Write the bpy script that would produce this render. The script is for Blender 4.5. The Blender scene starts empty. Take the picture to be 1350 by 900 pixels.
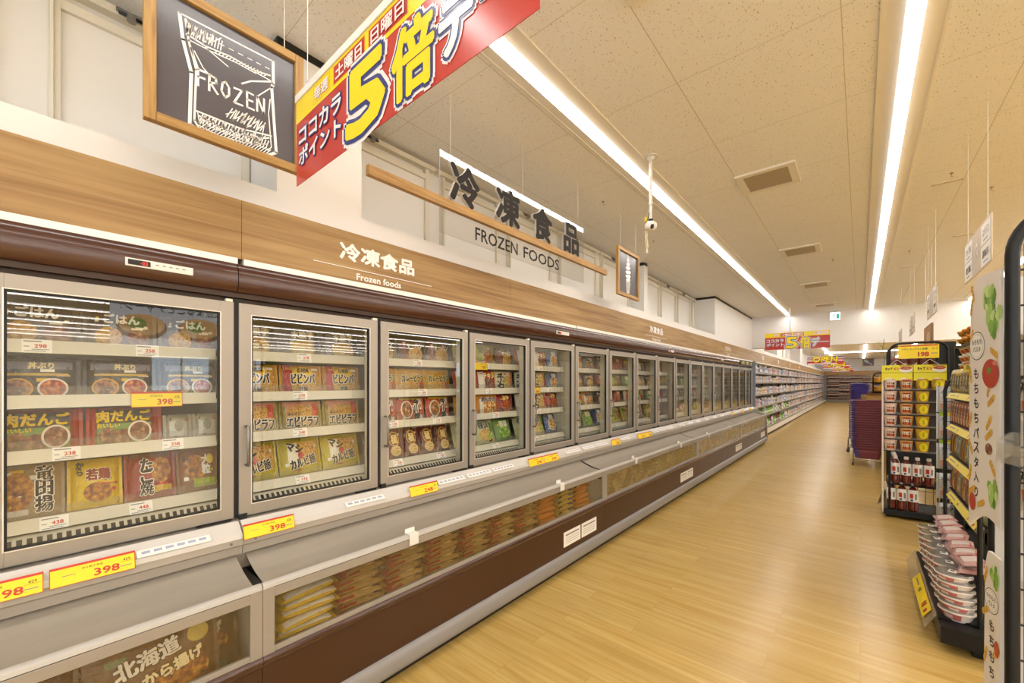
import bpy, bmesh, math, random
from mathutils import Vector, Matrix
rnd = random.Random(7)
PI = math.pi
SC = bpy.context.scene
COL = SC.collection

# ------------------------------------------------------------------ camera, world, exposure
cam_d = bpy.data.cameras.new('camera')
cam = bpy.data.objects.new('camera', cam_d)
COL.objects.link(cam)
cam.location = (0, 0, 1.5)
cam.rotation_euler = (PI / 2, 0, math.atan2(459, 540))
cam_d.lens = 14.4
cam_d.sensor_width = 36
cam_d.shift_y = 0.04
cam_d.clip_start = 0.03
cam_d.clip_end = 200
SC.camera = cam
SC.view_settings.view_transform = 'Standard'
SC.view_settings.look = 'None'
SC.view_settings.gamma = 1
SC.view_settings.use_curve_mapping = False
SC.view_settings.exposure = -0.18
LAMP = 25.0          # ceiling strips
LED = 3.4            # strips inside the freezers
SKY = 7.0            # daylight outside the far windows
world = bpy.data.worlds.new('World')
SC.world = world
world.use_nodes = True
bg = world.node_tree.nodes['Background']
bg.inputs[0].default_value = (0.80, 0.90, 1.0, 1)
bg.inputs[1].default_value = SKY
try:
    SC.cycles.max_bounces = 8
    SC.cycles.diffuse_bounces = 4
    SC.cycles.transparent_max_bounces = 16
    SC.cycles.sample_clamp_indirect = 6
    SC.cycles.caustics_reflective = False
    SC.cycles.caustics_refractive = False
except Exception:
    pass


# ------------------------------------------------------------------ materials
def lin(h):
    h = h.lstrip('#')
    v = [int(h[i:i + 2], 16) / 255 for i in (0, 2, 4)]
    return tuple(x / 12.92 if x <= 0.04045 else ((x + 0.055) / 1.055) ** 2.4 for x in v) + (1,)


MATS = {}


def new_mat(name):
    m = bpy.data.materials.new(name)
    m.use_nodes = True
    nt = m.node_tree
    return m, nt, nt.nodes['Principled BSDF'], nt.nodes['Material Output']


def nd(nt, typ, **kw):
    n = nt.nodes.new(typ)
    for k, v in kw.items():
        setattr(n, k, v)
    return n


def mat(name, hexc, rough=0.5, metal=0.0, coat=0.0, emit=0.0, spec=0.5, bump=0.0, bscale=30):
    if name in MATS:
        return MATS[name]
    m, nt, b, o = new_mat(name)
    c = lin(hexc)
    b.inputs['Base Color'].default_value = c
    b.inputs['Roughness'].default_value = rough
    b.inputs['Metallic'].default_value = metal
    b.inputs['Coat Weight'].default_value = coat
    b.inputs['Specular IOR Level'].default_value = spec
    if emit:
        b.inputs['Emission Color'].default_value = c
        b.inputs['Emission Strength'].default_value = emit
    if bump:
        tc = nd(nt, 'ShaderNodeTexCoord')
        n = nd(nt, 'ShaderNodeTexNoise')
        n.inputs['Scale'].default_value = bscale
        n.inputs['Detail'].default_value = 3
        bp = nd(nt, 'ShaderNodeBump')
        bp.inputs['Strength'].default_value = bump
        bp.inputs['Distance'].default_value = 0.01
        nt.links.new(tc.outputs['Object'], n.inputs['Vector'])
        nt.links.new(n.outputs['Fac'], bp.inputs['Height'])
        nt.links.new(bp.outputs['Normal'], b.inputs['Normal'])
    MATS[name] = m
    return m


def film(hexc):
    """printed plastic film of one colour, slightly crinkled"""
    return mat('film_' + hexc.lstrip('#'), hexc, rough=0.24, spec=0.6, bump=0.9, bscale=38)


def ink(hexc):
    return mat('ink_' + hexc.lstrip('#'), hexc, rough=0.45, spec=0.3)


def ramp_mat(name, stops, scale=(30, 30, 30), rough=0.45, detail=4, distort=0.0, bump=0.3, vor=False):
    if name in MATS:
        return MATS[name]
    m, nt, b, o = new_mat(name)
    tc = nd(nt, 'ShaderNodeTexCoord')
    mp = nd(nt, 'ShaderNodeMapping')
    mp.inputs['Scale'].default_value = scale
    nt.links.new(tc.outputs['Object'], mp.inputs['Vector'])
    if vor:
        n = nd(nt, 'ShaderNodeTexVoronoi')
        n.inputs['Scale'].default_value = 1
        out = n.outputs['Color']
    else:
        n = nd(nt, 'ShaderNodeTexNoise')
        n.inputs['Scale'].default_value = 1
        n.inputs['Detail'].default_value = detail
        n.inputs['Distortion'].default_value = distort
        out = n.outputs['Fac']
    nt.links.new(mp.outputs['Vector'], n.inputs['Vector'])
    r = nd(nt, 'ShaderNodeValToRGB')
    el = r.color_ramp.elements
    while len(el) < len(stops):
        el.new(0.5)
    for e, (p, c) in zip(el, stops):
        e.position = p
        e.color = lin(c)
    if vor:
        sp = nd(nt, 'ShaderNodeSeparateColor')
        nt.links.new(out, sp.inputs[0])
        out = sp.outputs[0]
    nt.links.new(out, r.inputs['Fac'])
    nt.links.new(r.outputs['Color'], b.inputs['Base Color'])
    b.inputs['Roughness'].default_value = rough
    if bump:
        bp = nd(nt, 'ShaderNodeBump')
        bp.inputs['Strength'].default_value = bump
        bp.inputs['Distance'].default_value = 0.004
        nt.links.new(out, bp.inputs['Height'])
        nt.links.new(bp.outputs['Normal'], b.inputs['Normal'])
    MATS[name] = m
    return m


FOOD = {
    'fried': ramp_mat('food_fried', [(0.3, '#40200a'), (0.45, '#8a4e14'), (0.6, '#c08028'), (0.75, '#e0b866')], (55, 55, 55)),
    'rice': ramp_mat('food_rice', [(0.3, '#5e3a10'), (0.43, '#b07a24'), (0.58, '#dcb45c'), (0.7, '#a8401c')], (110, 110, 110)),
    'noodle': ramp_mat('food_noodle', [(0.3, '#643c14'), (0.46, '#bd9448'), (0.6, '#e0c888'), (0.75, '#66822c')], (35, 35, 120), distort=1.5),
    'meat': ramp_mat('food_meat', [(0.3, '#3a1d12'), (0.5, '#7b4a30'), (0.68, '#b98c66')], (60, 60, 60)),
    'stew': ramp_mat('food_stew', [(0.35, '#5a1a0c'), (0.5, '#b0431c'), (0.65, '#d98440'), (0.75, '#f1d9a0')], (70, 70, 70)),
    'veg': ramp_mat('food_greens', [(0.3, '#3f6d1c'), (0.5, '#86b043'), (0.7, '#d8e6a0')], (60, 60, 60)),
    'mix': ramp_mat('food_mixed', [(0.25, '#2e2a22'), (0.4, '#a33a22'), (0.52, '#d9a23c'), (0.64, '#e9dcb0'), (0.8, '#5d7a2a')], (45, 45, 45)),
}


def wood(name, stops, scale, rough=0.45):
    return ramp_mat(name, stops, scale, rough=rough, detail=7, distort=0.6, bump=0.04)


M = {
    'white_wall': mat('white_paint', '#ebe7e2', 0.6),
    'cream': mat('cream_metal', '#e6dfce', 0.4),
    'film_pane': mat('frosted_white_pane', '#f0ece6', 0.3),
    'band': mat('white_board', '#efece8', 0.5),
    'white_trim': mat('white_trim_strip', '#f4f0ea', 0.35),
    'black': mat('black_paint', '#151413', 0.5),
    'black_metal': mat('black_powder_coat', '#0e0e0e', 0.45, spec=.35),
    'dark_back': mat('dark_back_sheet', '#2b2722', 0.8),  # plain dark colour for the display stand's back sheet
    'fasc': wood('oak_fascia', [(0.25, '#77572f'), (0.42, '#967345'), (0.55, '#a58454'), (0.75, '#b49463')], (6, 1.1, 30)),
    'frame_oak': wood('oak_frame', [(0.3, '#8f6a38'), (0.5, '#a88146'), (0.75, '#b99457')], (5, 50, 70)),
    'frame_oak_v': wood('oak_frame_upright', [(0.3, '#8f6a38'), (0.5, '#a88146'), (0.75, '#b99457')], (70, 50, 5)),
    'champ': mat('champagne_aluminium', '#a0988e', 0.36, 0.3),
    'champ_glint': mat('aluminium_edge_glint', '#e0d8cc', 0.3, 0.4),  # paler strips paint the bright reflection along the door frame lip
    'hdr': mat('brown_gloss_panel', '#47261a', 0.2, coat=0.3),
    'hdr_dark': mat('dark_brown_soffit', '#3a2416', 0.5),
    'brown': mat('brown_kick_panel', '#3f220f', 0.4, coat=0.1),
    'brown_edge': mat('brown_gloss_moulding', '#43261b', 0.18, coat=0.4),
    'bumper': mat('grey_bumper_rail', '#8b8683', 0.35),
    'ledge': mat('grey_ledge', '#a89f93', 0.4, 0.1),
    'ledge_dark': mat('grey_ledge_lower', '#968d81', 0.45, 0.1),
    'rail_w': mat('white_price_rail', '#d3cec8', 0.25),
    'rail_c': mat('cream_price_rail', '#d2cbb9', 0.35),
    'cover': ramp_mat('grey_night_cover', [(0.3, '#968d80'), (0.6, '#a1988b'), (0.8, '#a69d90')], (.9, 9, 5), rough=0.4, bump=0.08),  # tone bands along the length paint the shading of soft folds
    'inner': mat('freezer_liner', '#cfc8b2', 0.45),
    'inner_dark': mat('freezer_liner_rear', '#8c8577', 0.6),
    'gasket': mat('black_gasket', '#1a1816', 0.55),
    'chrome': mat('brushed_handle', '#7f7a74', 0.3, 0.9),
    'paper': mat('white_card', '#f1ece4', 0.5),
    'yellow': mat('yellow_card', '#f3d61c', 0.45),
    'red': mat('red_print', '#c3321f', 0.45),
    'ban_red': mat('banner_red_print', '#b8362c', 0.22),
    'ban_yel': mat('banner_yellow_print', '#eed31a', 0.22),
    'ban_blue': mat('banner_blue_print', '#2e3a78', 0.25),
    'ban_white': mat('banner_white_print', '#efe6e2', 0.25),
    'ink': ink('#2a2522'),
    'grey_ink': ink('#8b8580'),
    'chalkboard': mat('grey_chalk_panel', '#59555a', 0.25),
    'chalk': mat('white_chalk_print', '#f5f3f0', 0.6),
    'white_plastic': mat('white_plastic', '#e7e2da', 0.35),
    'vent_w': mat('cream_vent_frame', '#ece5d8', 0.5),
    'vent_d': mat('brown_vent_louvre', '#8f8068', 0.55),
    'maroon': mat('maroon_basket_plastic', '#874050', 0.3),
    'purple': mat('violet_basket_plastic', '#544b96', 0.3),
    'steel': mat('grey_steel_tube', '#8f8b88', 0.3, 0.8),
    'wire_black': mat('black_wire', '#1c1b1a', 0.4),
    'beige_panel': mat('beige_shelf_panel', '#cfc6b8', 0.5),
    'shelf_metal': mat('ivory_shelf_metal', '#ded6c8', 0.4),
    'silver': mat('silver_pouch_film', '#b9b6b0', 0.28, 0.45, bump=0.4, bscale=40),
    'tea': mat('amber_liquid', '#6b1f10', 0.12, coat=0.6),
    'cap': mat('white_bottle_cap', '#e9e6e0', 0.35),
    'green_exit': mat('green_exit_print', '#2f9c86', 0.4, emit=0.8),
    'exit_w': mat('lit_exit_face', '#dff4f4', 0.4, emit=2.2),
    'lamp': mat('lit_diffuser', '#fdfaf6', 0.5, emit=LAMP),
    'lamp_far': mat('lit_rear_diffuser', '#fdfaf6', 0.5, emit=LAMP * .55),
    'led': mat('lit_freezer_strip', '#fff3da', 0.5, emit=LED),
    'led_red': mat('red_digit_display', '#ff3a30', 0.4, emit=0.9),
}


def glass_mat(name, tint=(1, 1, 1), haze=0.0, haze_col='#b8a98a', gain=1.0, frost=False, rough=0.0):
    m, nt, b, o = new_mat(name)
    nt.nodes.remove(b)
    tr = nd(nt, 'ShaderNodeBsdfTransparent')
    tr.inputs[0].default_value = tint + (1,)
    gl = nd(nt, 'ShaderNodeBsdfGlossy')
    gl.inputs['Roughness'].default_value = rough
    geo = nd(nt, 'ShaderNodeNewGeometry')
    mr = nd(nt, 'ShaderNodeMapRange')
    mr.inputs['To Min'].default_value = 1.5
    mr.inputs['To Max'].default_value = 1 / 1.5
    nt.links.new(geo.outputs['Backfacing'], mr.inputs['Value'])
    fr = nd(nt, 'ShaderNodeFresnel')
    nt.links.new(mr.outputs['Result'], fr.inputs['IOR'])
    ml = nd(nt, 'ShaderNodeMath', operation='MULTIPLY', use_clamp=True)
    ml.inputs[1].default_value = gain
    nt.links.new(fr.outputs[0], ml.inputs[0])
    base = tr.outputs[0]
    if haze:
        df = nd(nt, 'ShaderNodeBsdfDiffuse')
        df.inputs[0].default_value = lin(haze_col)
        mx0 = nd(nt, 'ShaderNodeMixShader')
        mx0.inputs[0].default_value = haze
        if frost:
            tc = nd(nt, 'ShaderNodeTexCoord')
            n = nd(nt, 'ShaderNodeTexNoise')
            n.inputs['Scale'].default_value = 9
            n.inputs['Detail'].default_value = 6
            m2 = nd(nt, 'ShaderNodeMapRange')
            m2.inputs['From Min'].default_value = 0.3
            m2.inputs['From Max'].default_value = 0.7
            m2.inputs['To Min'].default_value = haze - 0.2
            m2.inputs['To Max'].default_value = haze + 0.2
            nt.links.new(tc.outputs['Object'], n.inputs['Vector'])
            nt.links.new(n.outputs['Fac'], m2.inputs['Value'])
            nt.links.new(m2.outputs['Result'], mx0.inputs[0])
        nt.links.new(tr.outputs[0], mx0.inputs[1])
        nt.links.new(df.outputs[0], mx0.inputs[2])
        base = mx0.outputs[0]
    mx = nd(nt, 'ShaderNodeMixShader')
    nt.links.new(ml.outputs[0], mx.inputs[0])
    nt.links.new(base, mx.inputs[1])
    nt.links.new(gl.outputs[0], mx.inputs[2])
    nt.links.new(mx.outputs[0], o.inputs['Surface'])
    return m


M['door_glass'] = glass_mat('door_glass', (0.93, 0.95, 0.93), gain=2.2)
M['well_glass'] = glass_mat('chest_glass', (0.92, 0.9, 0.84), haze=0.2, haze_col='#8d7448', gain=0.8)
M['frost_glass'] = glass_mat('frosted_chest_glass', (0.9, 0.88, 0.8), haze=0.62, haze_col='#a28d5e', gain=0.8, frost=True)
M['acrylic'] = glass_mat('clear_acrylic', (0.96, 0.96, 0.96), gain=1.3)
M['clear_film'] = glass_mat('clear_plastic', (0.93, 0.93, 0.92), haze=0.1, haze_col='#d8d4cc', gain=1.3, rough=0.08)


def floor_material():
    m, nt, b, o = new_mat('oak_vinyl_floor')
    tc = nd(nt, 'ShaderNodeTexCoord')
    br = nd(nt, 'ShaderNodeTexBrick')
    br.offset = 0.37
    br.inputs['Scale'].default_value = 1
    br.inputs['Brick Width'].default_value = 1.05
    br.inputs['Row Height'].default_value = 0.155
    br.inputs['Mortar Size'].default_value = 0.0012
    br.inputs['Mortar Smooth'].default_value = 0.3
    br.inputs['Color1'].default_value = (0.0, 0.0, 0.0, 1)
    br.inputs['Color2'].default_value = (1, 1, 1, 1)
    br.inputs['Mortar'].default_value = (0.2, 0.2, 0.2, 1)
    br.inputs['Bias'].default_value = 0
    nt.links.new(tc.outputs['Object'], br.inputs['Vector'])
    mp = nd(nt, 'ShaderNodeMapping')
    mp.inputs['Scale'].default_value = (1.3, 24, 1)
    nt.links.new(tc.outputs['Object'], mp.inputs['Vector'])
    sh = nd(nt, 'ShaderNodeVectorMath', operation='ADD')
    sc2 = nd(nt, 'ShaderNodeVectorMath', operation='SCALE')
    sc2.inputs['Scale'].default_value = 7.0
    nt.links.new(br.outputs['Color'], sc2.inputs[0])
    nt.links.new(mp.outputs['Vector'], sh.inputs[0])
    nt.links.new(sc2.outputs[0], sh.inputs[1])
    n = nd(nt, 'ShaderNodeTexNoise')
    n.inputs['Scale'].default_value = 1.0
    n.inputs['Detail'].default_value = 6
    n.inputs['Distortion'].default_value = 0.7
    nt.links.new(sh.outputs[0], n.inputs['Vector'])
    r = nd(nt, 'ShaderNodeValToRGB')
    el = r.color_ramp.elements
    el.new(0.5)
    for e, (p, c) in zip(el, [(0.25, '#b5924c'), (0.5, '#c6a55e'), (0.78, '#d3b672')]):
        e.position = p
        e.color = lin(c)
    nt.links.new(n.outputs['Fac'], r.inputs['Fac'])
    mx = nd(nt, 'ShaderNodeMix', data_type='RGBA', blend_type='MULTIPLY')
    mx.inputs[0].default_value = 1
    r2 = nd(nt, 'ShaderNodeMapRange')
    r2.inputs['To Min'].default_value = 0.95
    r2.inputs['To Max'].default_value = 1.03
    nt.links.new(br.outputs['Color'], r2.inputs['Value'])
    nt.links.new(r.outputs['Color'], mx.inputs[6])
    nt.links.new(r2.outputs['Result'], mx.inputs[7])
    mo = nd(nt, 'ShaderNodeMix', data_type='RGBA')
    nt.links.new(br.outputs['Fac'], mo.inputs[0])
    nt.links.new(mx.outputs[2], mo.inputs[6])
    mo.inputs[7].default_value = lin('#b08a4c')
    nt.links.new(mo.outputs[2], b.inputs['Base Color'])
    b.inputs['Roughness'].default_value = 0.26
    b.inputs['Specular IOR Level'].default_value = 0.5
    return m


def ceiling_material():
    m, nt, b, o = new_mat('mineral_ceiling_tile')
    tc = nd(nt, 'ShaderNodeTexCoord')
    sep = nd(nt, 'ShaderNodeSeparateXYZ')
    nt.links.new(tc.outputs['Object'], sep.inputs[0])

    def line(out, off, period, w):
        a = nd(nt, 'ShaderNodeMath', operation='ADD')
        a.inputs[1].default_value = -off + 100 * period + period / 2
        nt.links.new(out, a.inputs[0])
        d = nd(nt, 'ShaderNodeMath', operation='DIVIDE')
        d.inputs[1].default_value = period
        nt.links.new(a.outputs[0], d.inputs[0])
        f = nd(nt, 'ShaderNodeMath', operation='FRACT')
        nt.links.new(d.outputs[0], f.inputs[0])
        s = nd(nt, 'ShaderNodeMath', operation='SUBTRACT')
        s.inputs[1].default_value = 0.5
        nt.links.new(f.outputs[0], s.inputs[0])
        ab = nd(nt, 'ShaderNodeMath', operation='ABSOLUTE')
        nt.links.new(s.outputs[0], ab.inputs[0])
        lt = nd(nt, 'ShaderNodeMath', operation='LESS_THAN')
        lt.inputs[1].default_value = w / period
        nt.links.new(ab.outputs[0], lt.inputs[0])
        return lt.outputs[0]
    lx = line(sep.outputs['X'], -0.068, 0.75, 0.0022)
    ly = line(sep.outputs['Y'], 1.65, 0.808, 0.0016)
    mxl = nd(nt, 'ShaderNodeMath', operation='MAXIMUM')
    nt.links.new(lx, mxl.inputs[0])
    nt.links.new(ly, mxl.inputs[1])
    mp = nd(nt, 'ShaderNodeMapping')
    mp.inputs['Scale'].default_value = (170, 62, 1)
    mp.inputs['Rotation'].default_value = (0, 0, 0.5)
    nt.links.new(tc.outputs['Object'], mp.inputs['Vector'])
    n = nd(nt, 'ShaderNodeTexNoise')
    n.inputs['Scale'].default_value = 1
    n.inputs['Detail'].default_value = 2
    nt.links.new(mp.outputs['Vector'], n.inputs['Vector'])
    r = nd(nt, 'ShaderNodeValToRGB')
    r.color_ramp.elements[0].position = 0.30
    r.color_ramp.elements[0].color = lin('#b3a692')
    r.color_ramp.elements[1].position = 0.35
    r.color_ramp.elements[1].color = lin('#f4f2f1')
    nt.links.new(n.outputs['Fac'], r.inputs['Fac'])
    mx = nd(nt, 'ShaderNodeMix', data_type='RGBA')
    nt.links.new(mxl.outputs[0], mx.inputs[0])
    nt.links.new(r.outputs['Color'], mx.inputs[6])
    mx.inputs[7].default_value = lin('#cdc3b3')
    nt.links.new(mx.outputs[2], b.inputs['Base Color'])
    b.inputs['Roughness'].default_value = 0.85
    b.inputs['Specular IOR Level'].default_value = 0.15
    return m


M['floor'] = floor_material()
M['ceiling'] = ceiling_material()


def mm(x):
    if isinstance(x, str) and x in MATS:
        return MATS[x]
    return M[x] if isinstance(x, str) and x in M else (film(x) if isinstance(x, str) else x)


# ------------------------------------------------------------------ mesh builder
_TC = {}
_fcu = bpy.data.curves.new('glyphs', 'FONT')
_fo = bpy.data.objects.new('glyphs', _fcu)


def glyph(s, bold=0.0, res=2):
    k = (s, round(bold, 4), res)
    if k not in _TC:
        _fcu.body = s
        _fcu.size = 1
        _fcu.resolution_u = res
        _fcu.offset = bold
        me = bpy.data.meshes.new_from_object(_fo)
        vs = [(v.co.x, v.co.y) for v in me.vertices]
        fs = [tuple(p.vertices) for p in me.polygons]
        bpy.data.meshes.remove(me)
        _TC[k] = (vs, fs)
    return _TC[k]


def bounds(s):
    vs, _ = glyph(s, 0.0)
    if not vs:
        return (0, 1, 0, 1)
    xs = [v[0] for v in vs]
    zs = [v[1] for v in vs]
    return min(xs), max(xs), min(zs), max(zs)


class MB:
    """collects faces; local frame: x to the right, y into the depth (front looks to -y), z up"""
    def __init__(self):
        self.v, self.f, self.m, self.mats = [], [], [], []

    def mi(self, m):
        m = mm(m)
        if m not in self.mats:
            self.mats.append(m)
        return self.mats.index(m)

    def add(self, vs, fs, m):
        b = len(self.v)
        k = self.mi(m)
        self.v += [tuple(p) for p in vs]
        for f in fs:
            self.f.append(tuple(b + i for i in f))
            self.m.append(k)
        return self

    def box(self, x0, x1, y0, y1, z0, z1, m):
        vs = [(x, y, z) for z in (z0, z1) for y in (y0, y1) for x in (x0, x1)]
        return self.add(vs, [(0, 2, 3, 1), (4, 5, 7, 6), (0, 1, 5, 4), (2, 6, 7, 3), (0, 4, 6, 2), (1, 3, 7, 5)], m)

    def quad(self, pts, m):
        return self.add(pts, [(0, 1, 2, 3)], m)

    def ext(self, pts, x0, x1, m, caps=True, closed=True):
        n = len(pts)
        vs = [(x0, y, z) for y, z in pts] + [(x1, y, z) for y, z in pts]
        fs = [(i, (i + 1) % n, n + (i + 1) % n, n + i) for i in range(n if closed else n - 1)]
        if caps and closed:
            fs += [tuple(range(n - 1, -1, -1)), tuple(range(n, 2 * n))]
        return self.add(vs, fs, m)

    def prism(self, pts, z0, z1, m):
        """polygon in x,y lifted from z0 to z1"""
        n = len(pts)
        vs = [(x, y, z0) for x, y in pts] + [(x, y, z1) for x, y in pts]
        fs = [(i, (i + 1) % n, n + (i + 1) % n, n + i) for i in range(n)]
        fs += [tuple(range(n - 1, -1, -1)), tuple(range(n, 2 * n))]
        return self.add(vs, fs, m)

    def plate(self, pts, y0, y1, m):
        """polygon in x,z with thickness in y"""
        n = len(pts)
        vs = [(x, y0, z) for x, z in pts] + [(x, y1, z) for x, z in pts]
        fs = [(i, (i + 1) % n, n + (i + 1) % n, n + i) for i in range(n)]
        fs += [tuple(range(n - 1, -1, -1)), tuple(range(n, 2 * n))]
        return self.add(vs, fs, m)

    def tube(self, path, r, m, seg=8, closed=False):
        P = [Vector(p) for p in path]
        n = len(P)
        rings = []
        up = None
        for i in range(n):
            a = P[(i - 1) % n] if (closed or i > 0) else P[i]
            c = P[(i + 1) % n] if (closed or i < n - 1) else P[i]
            t = (c - a).normalized()
            if up is None:
                up = Vector((0, 0, 1)) if abs(t.z) < 0.9 else Vector((1, 0, 0))
            s = t.cross(up)
            if s.length < 1e-4:
                s = t.cross(Vector((0.3, 0.8, 0.2)))
            s.normalize()
            up = s.cross(t).normalized()
            rings.append([P[i] + r * (math.cos(2 * PI * k / seg) * s + math.sin(2 * PI * k / seg) * up) for k in range(seg)])
        vs = [p for ri in rings for p in ri]
        fs = []
        for i in range(n if closed else n - 1):
            j = (i + 1) % n
            for k in range(seg):
                q = (k + 1) % seg
                fs.append((i * seg + k, i * seg + q, j * seg + q, j * seg + k))
        if not closed:
            fs += [tuple(range(seg - 1, -1, -1)), tuple((n - 1) * seg + k for k in range(seg))]
        return self.add(vs, fs, m)

    def lathe(self, prof, m, seg=16, cx=0, cy=0, sx=1, sy=1):
        """prof: (r, z[, mat]) from bottom to top"""
        n = len(prof)
        vs = []
        for p in prof:
            for k in range(seg):
                a = 2 * PI * k / seg
                vs.append((cx + p[0] * sx * math.cos(a), cy + p[0] * sy * math.sin(a), p[1]))
        for i in range(n - 1):
            fs = [(i * seg + k, i * seg + (k + 1) % seg, (i + 1) * seg + (k + 1) % seg, (i + 1) * seg + k) for k in range(seg)]
            mat_i = prof[i][2] if len(prof[i]) > 2 else m
            b = len(self.v)
            idx = sorted({q for f in fs for q in f})
            re = {q: j for j, q in enumerate(idx)}
            self.add([vs[q] for q in idx], [tuple(re[q] for q in f) for f in fs], mat_i)
        if prof[0][0] > 1e-5:
            self.add(vs[:seg], [tuple(range(seg - 1, -1, -1))], m)
        if prof[-1][0] > 1e-5:
            self.add(vs[-seg:], [tuple(range(seg))], prof[-1][2] if len(prof[-1]) > 2 else m)
        return self

    def text(self, s, x, z, h, m, y=-0.001, bold=0.0, w=None, vert=False, align='c', yf=None, shear=0.0, res=2, out=None, outw=0.03, lift=0.0006, pitch=1.05, rot=0.0):
        """h = glyph height; w = wanted overall width (else natural)"""
        if out is not None:
            self.text(s, x, z, h, out, y, bold + outw, w, vert, align, yf, shear, res, None, 0, lift, pitch, rot)
            y = y - lift
        if vert:
            n = len(s)
            for i, ch in enumerate(s):
                self.text(ch, x, z + h * pitch * ((n - 1) / 2 - i), h, m, y, bold, w, False, 'c', yf, shear, res)
            return self
        x0, x1, z0, z1 = bounds(s)
        k = h / max(1e-6, (z1 - z0) if len(s) > 1 or s not in 'ー一' else 0.9)
        kx = k if w is None else w / (x1 - x0)
        ax = {'c': (x0 + x1) / 2, 'l': x0, 'r': x1}[align]
        az = (z0 + z1) / 2
        vs, fs = glyph(s, 0.0, res)
        ca, sa = math.cos(rot), math.sin(rot)
        nd_ = 1 if bold < 0.004 else (4 if bold * k < 0.0012 else 8 if bold < 0.06 else 12)
        st_ = 1e-4 if k > .05 else 2.5e-5
        for q in range(nd_):
            oa = bold * math.cos(2 * PI * (q + .5) / nd_) if nd_ > 1 else 0
            ob = bold * math.sin(2 * PI * (q + .5) / nd_) if nd_ > 1 else 0
            pts = []
            for a, b in vs:
                lz = (b - az + ob) * k
                lx = (a - ax) * kx + oa * k + shear * lz
                px = x + lx * ca - lz * sa
                pz = z + lx * sa + lz * ca
                pts.append((px, (yf(px, pz) if yf else 0) + y - st_ * q, pz))
            self.add(pts, fs, m)
        return self

    def stroke(self, pts, w, m, y=-0.001):
        """flat ribbon along (x,z) points"""
        for (x0, z0), (x1, z1) in zip(pts[:-1], pts[1:]):
            dx, dz = x1 - x0, z1 - z0
            L = math.hypot(dx, dz) or 1e-6
            nx, nz = -dz / L * w / 2, dx / L * w / 2
            ex, ez = dx / L * w * 0.3, dz / L * w * 0.3
            self.quad([(x0 - nx - ex, y, z0 - nz - ez), (x1 - nx + ex, y, z1 - nz + ez), (x1 + nx + ex, y, z1 + nz + ez), (x0 + nx - ex, y, z0 + nz - ez)], m)
        return self

    def disc(self, x, z, rx, rz, m, y=-0.001, yf=None, seg=18, rings=3):
        vs = [(x, (yf(x, z) if yf else 0) + y, z)]
        fs = []
        for i in range(1, rings + 1):
            for k in range(seg):
                a = 2 * PI * k / seg
                px, pz = x + rx * i / rings * math.cos(a), z + rz * i / rings * math.sin(a)
                vs.append((px, (yf(px, pz) if yf else 0) + y, pz))
        for k in range(seg):
            fs.append((0, 1 + k, 1 + (k + 1) % seg))
        for i in range(1, rings):
            for k in range(seg):
                q = (k + 1) % seg
                fs.append((1 + (i - 1) * seg + k, 1 + i * seg + k, 1 + i * seg + q, 1 + (i - 1) * seg + q))
        return self.add(vs, fs, m)

    def rect(self, x, z, w, h, m, y=-0.001, yf=None, nx=1, nz=1):
        if yf is None:
            return self.quad([(x - w / 2, y, z - h / 2), (x + w / 2, y, z - h / 2), (x + w / 2, y, z + h / 2), (x - w / 2, y, z + h / 2)], m)
        nx, nz = 7, 5
        vs = []
        for j in range(nz + 1):
            for i in range(nx + 1):
                px, pz = x + w * (i / nx - 0.5), z + h * (j / nz - 0.5)
                vs.append((px, yf(px, pz) + y, pz))
        fs = [(j * (nx + 1) + i, j * (nx + 1) + i + 1, (j + 1) * (nx + 1) + i + 1, (j + 1) * (nx + 1) + i) for j in range(nz) for i in range(nx)]
        return self.add(vs, fs, m)

    def mesh(self, name, smooth=None, fix=True):
        me = bpy.data.meshes.new(name)
        me.from_pydata(self.v, [], self.f)
        for m in self.mats:
            me.materials.append(m)
        me.polygons.foreach_set('material_index', self.m)
        if fix:
            bm = bmesh.new()
            bm.from_mesh(me)
            bmesh.ops.recalc_face_normals(bm, faces=bm.faces)
            bm.to_mesh(me)
            bm.free()
        if smooth is not None:
            me.polygons.foreach_set('use_smooth', [True] * len(me.polygons))
            try:
                me.set_sharp_from_angle(angle=math.radians(smooth))
            except Exception:
                pass
        me.update()
        return me

    def obj(self, name, parent=None, smooth=None, bevel=0.0, fix=True, label=None):
        o = bpy.data.objects.new(name, self.mesh(name, smooth, fix))
        COL.objects.link(o)
        if parent is not None:
            o.parent = parent
        if bevel:
            b = o.modifiers.new('bevel', 'BEVEL')
            b.width = bevel
            b.segments = 2
            b.limit_method = 'ANGLE'
            b.angle_limit = math.radians(50)
        if label:
            o['label'] = label
        return o


def tag(o, label, cat, group=None, kind=None):
    o['label'] = label
    o['category'] = cat
    if group:
        o['group'] = group
    if kind:
        o['kind'] = kind
    return o


def thing(name, label, cat, loc=(0, 0, 0), rz=0.0, group=None):
    o = bpy.data.objects.new(name, None)
    o.empty_display_size = 0.1
    COL.objects.link(o)
    o.location = loc
    o.rotation_euler = (0, 0, rz)
    return tag(o, label, cat, group)


def kids(o):
    return [c for c in bpy.data.objects if c.parent == o]


_KC = {}


def dup(o, label=None, loc=None, rot=None, group=None, scale=None):
    c = o.copy()
    COL.objects.link(c)
    if label:
        c['label'] = label
    if group:
        c['group'] = group
    if loc is not None:
        c.location = loc
    if rot is not None:
        c.rotation_euler = rot
    if scale is not None:
        c.scale = scale
    if o.name not in _KC:
        ch = kids(o)
        _KC[o.name] = [(k, kids(k)) for k in ch]
    for k, gs in _KC[o.name]:
        d = k.copy()
        COL.objects.link(d)
        d.parent = c
        for g in gs:
            e = g.copy()
            COL.objects.link(e)
            e.parent = d
    return c


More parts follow.
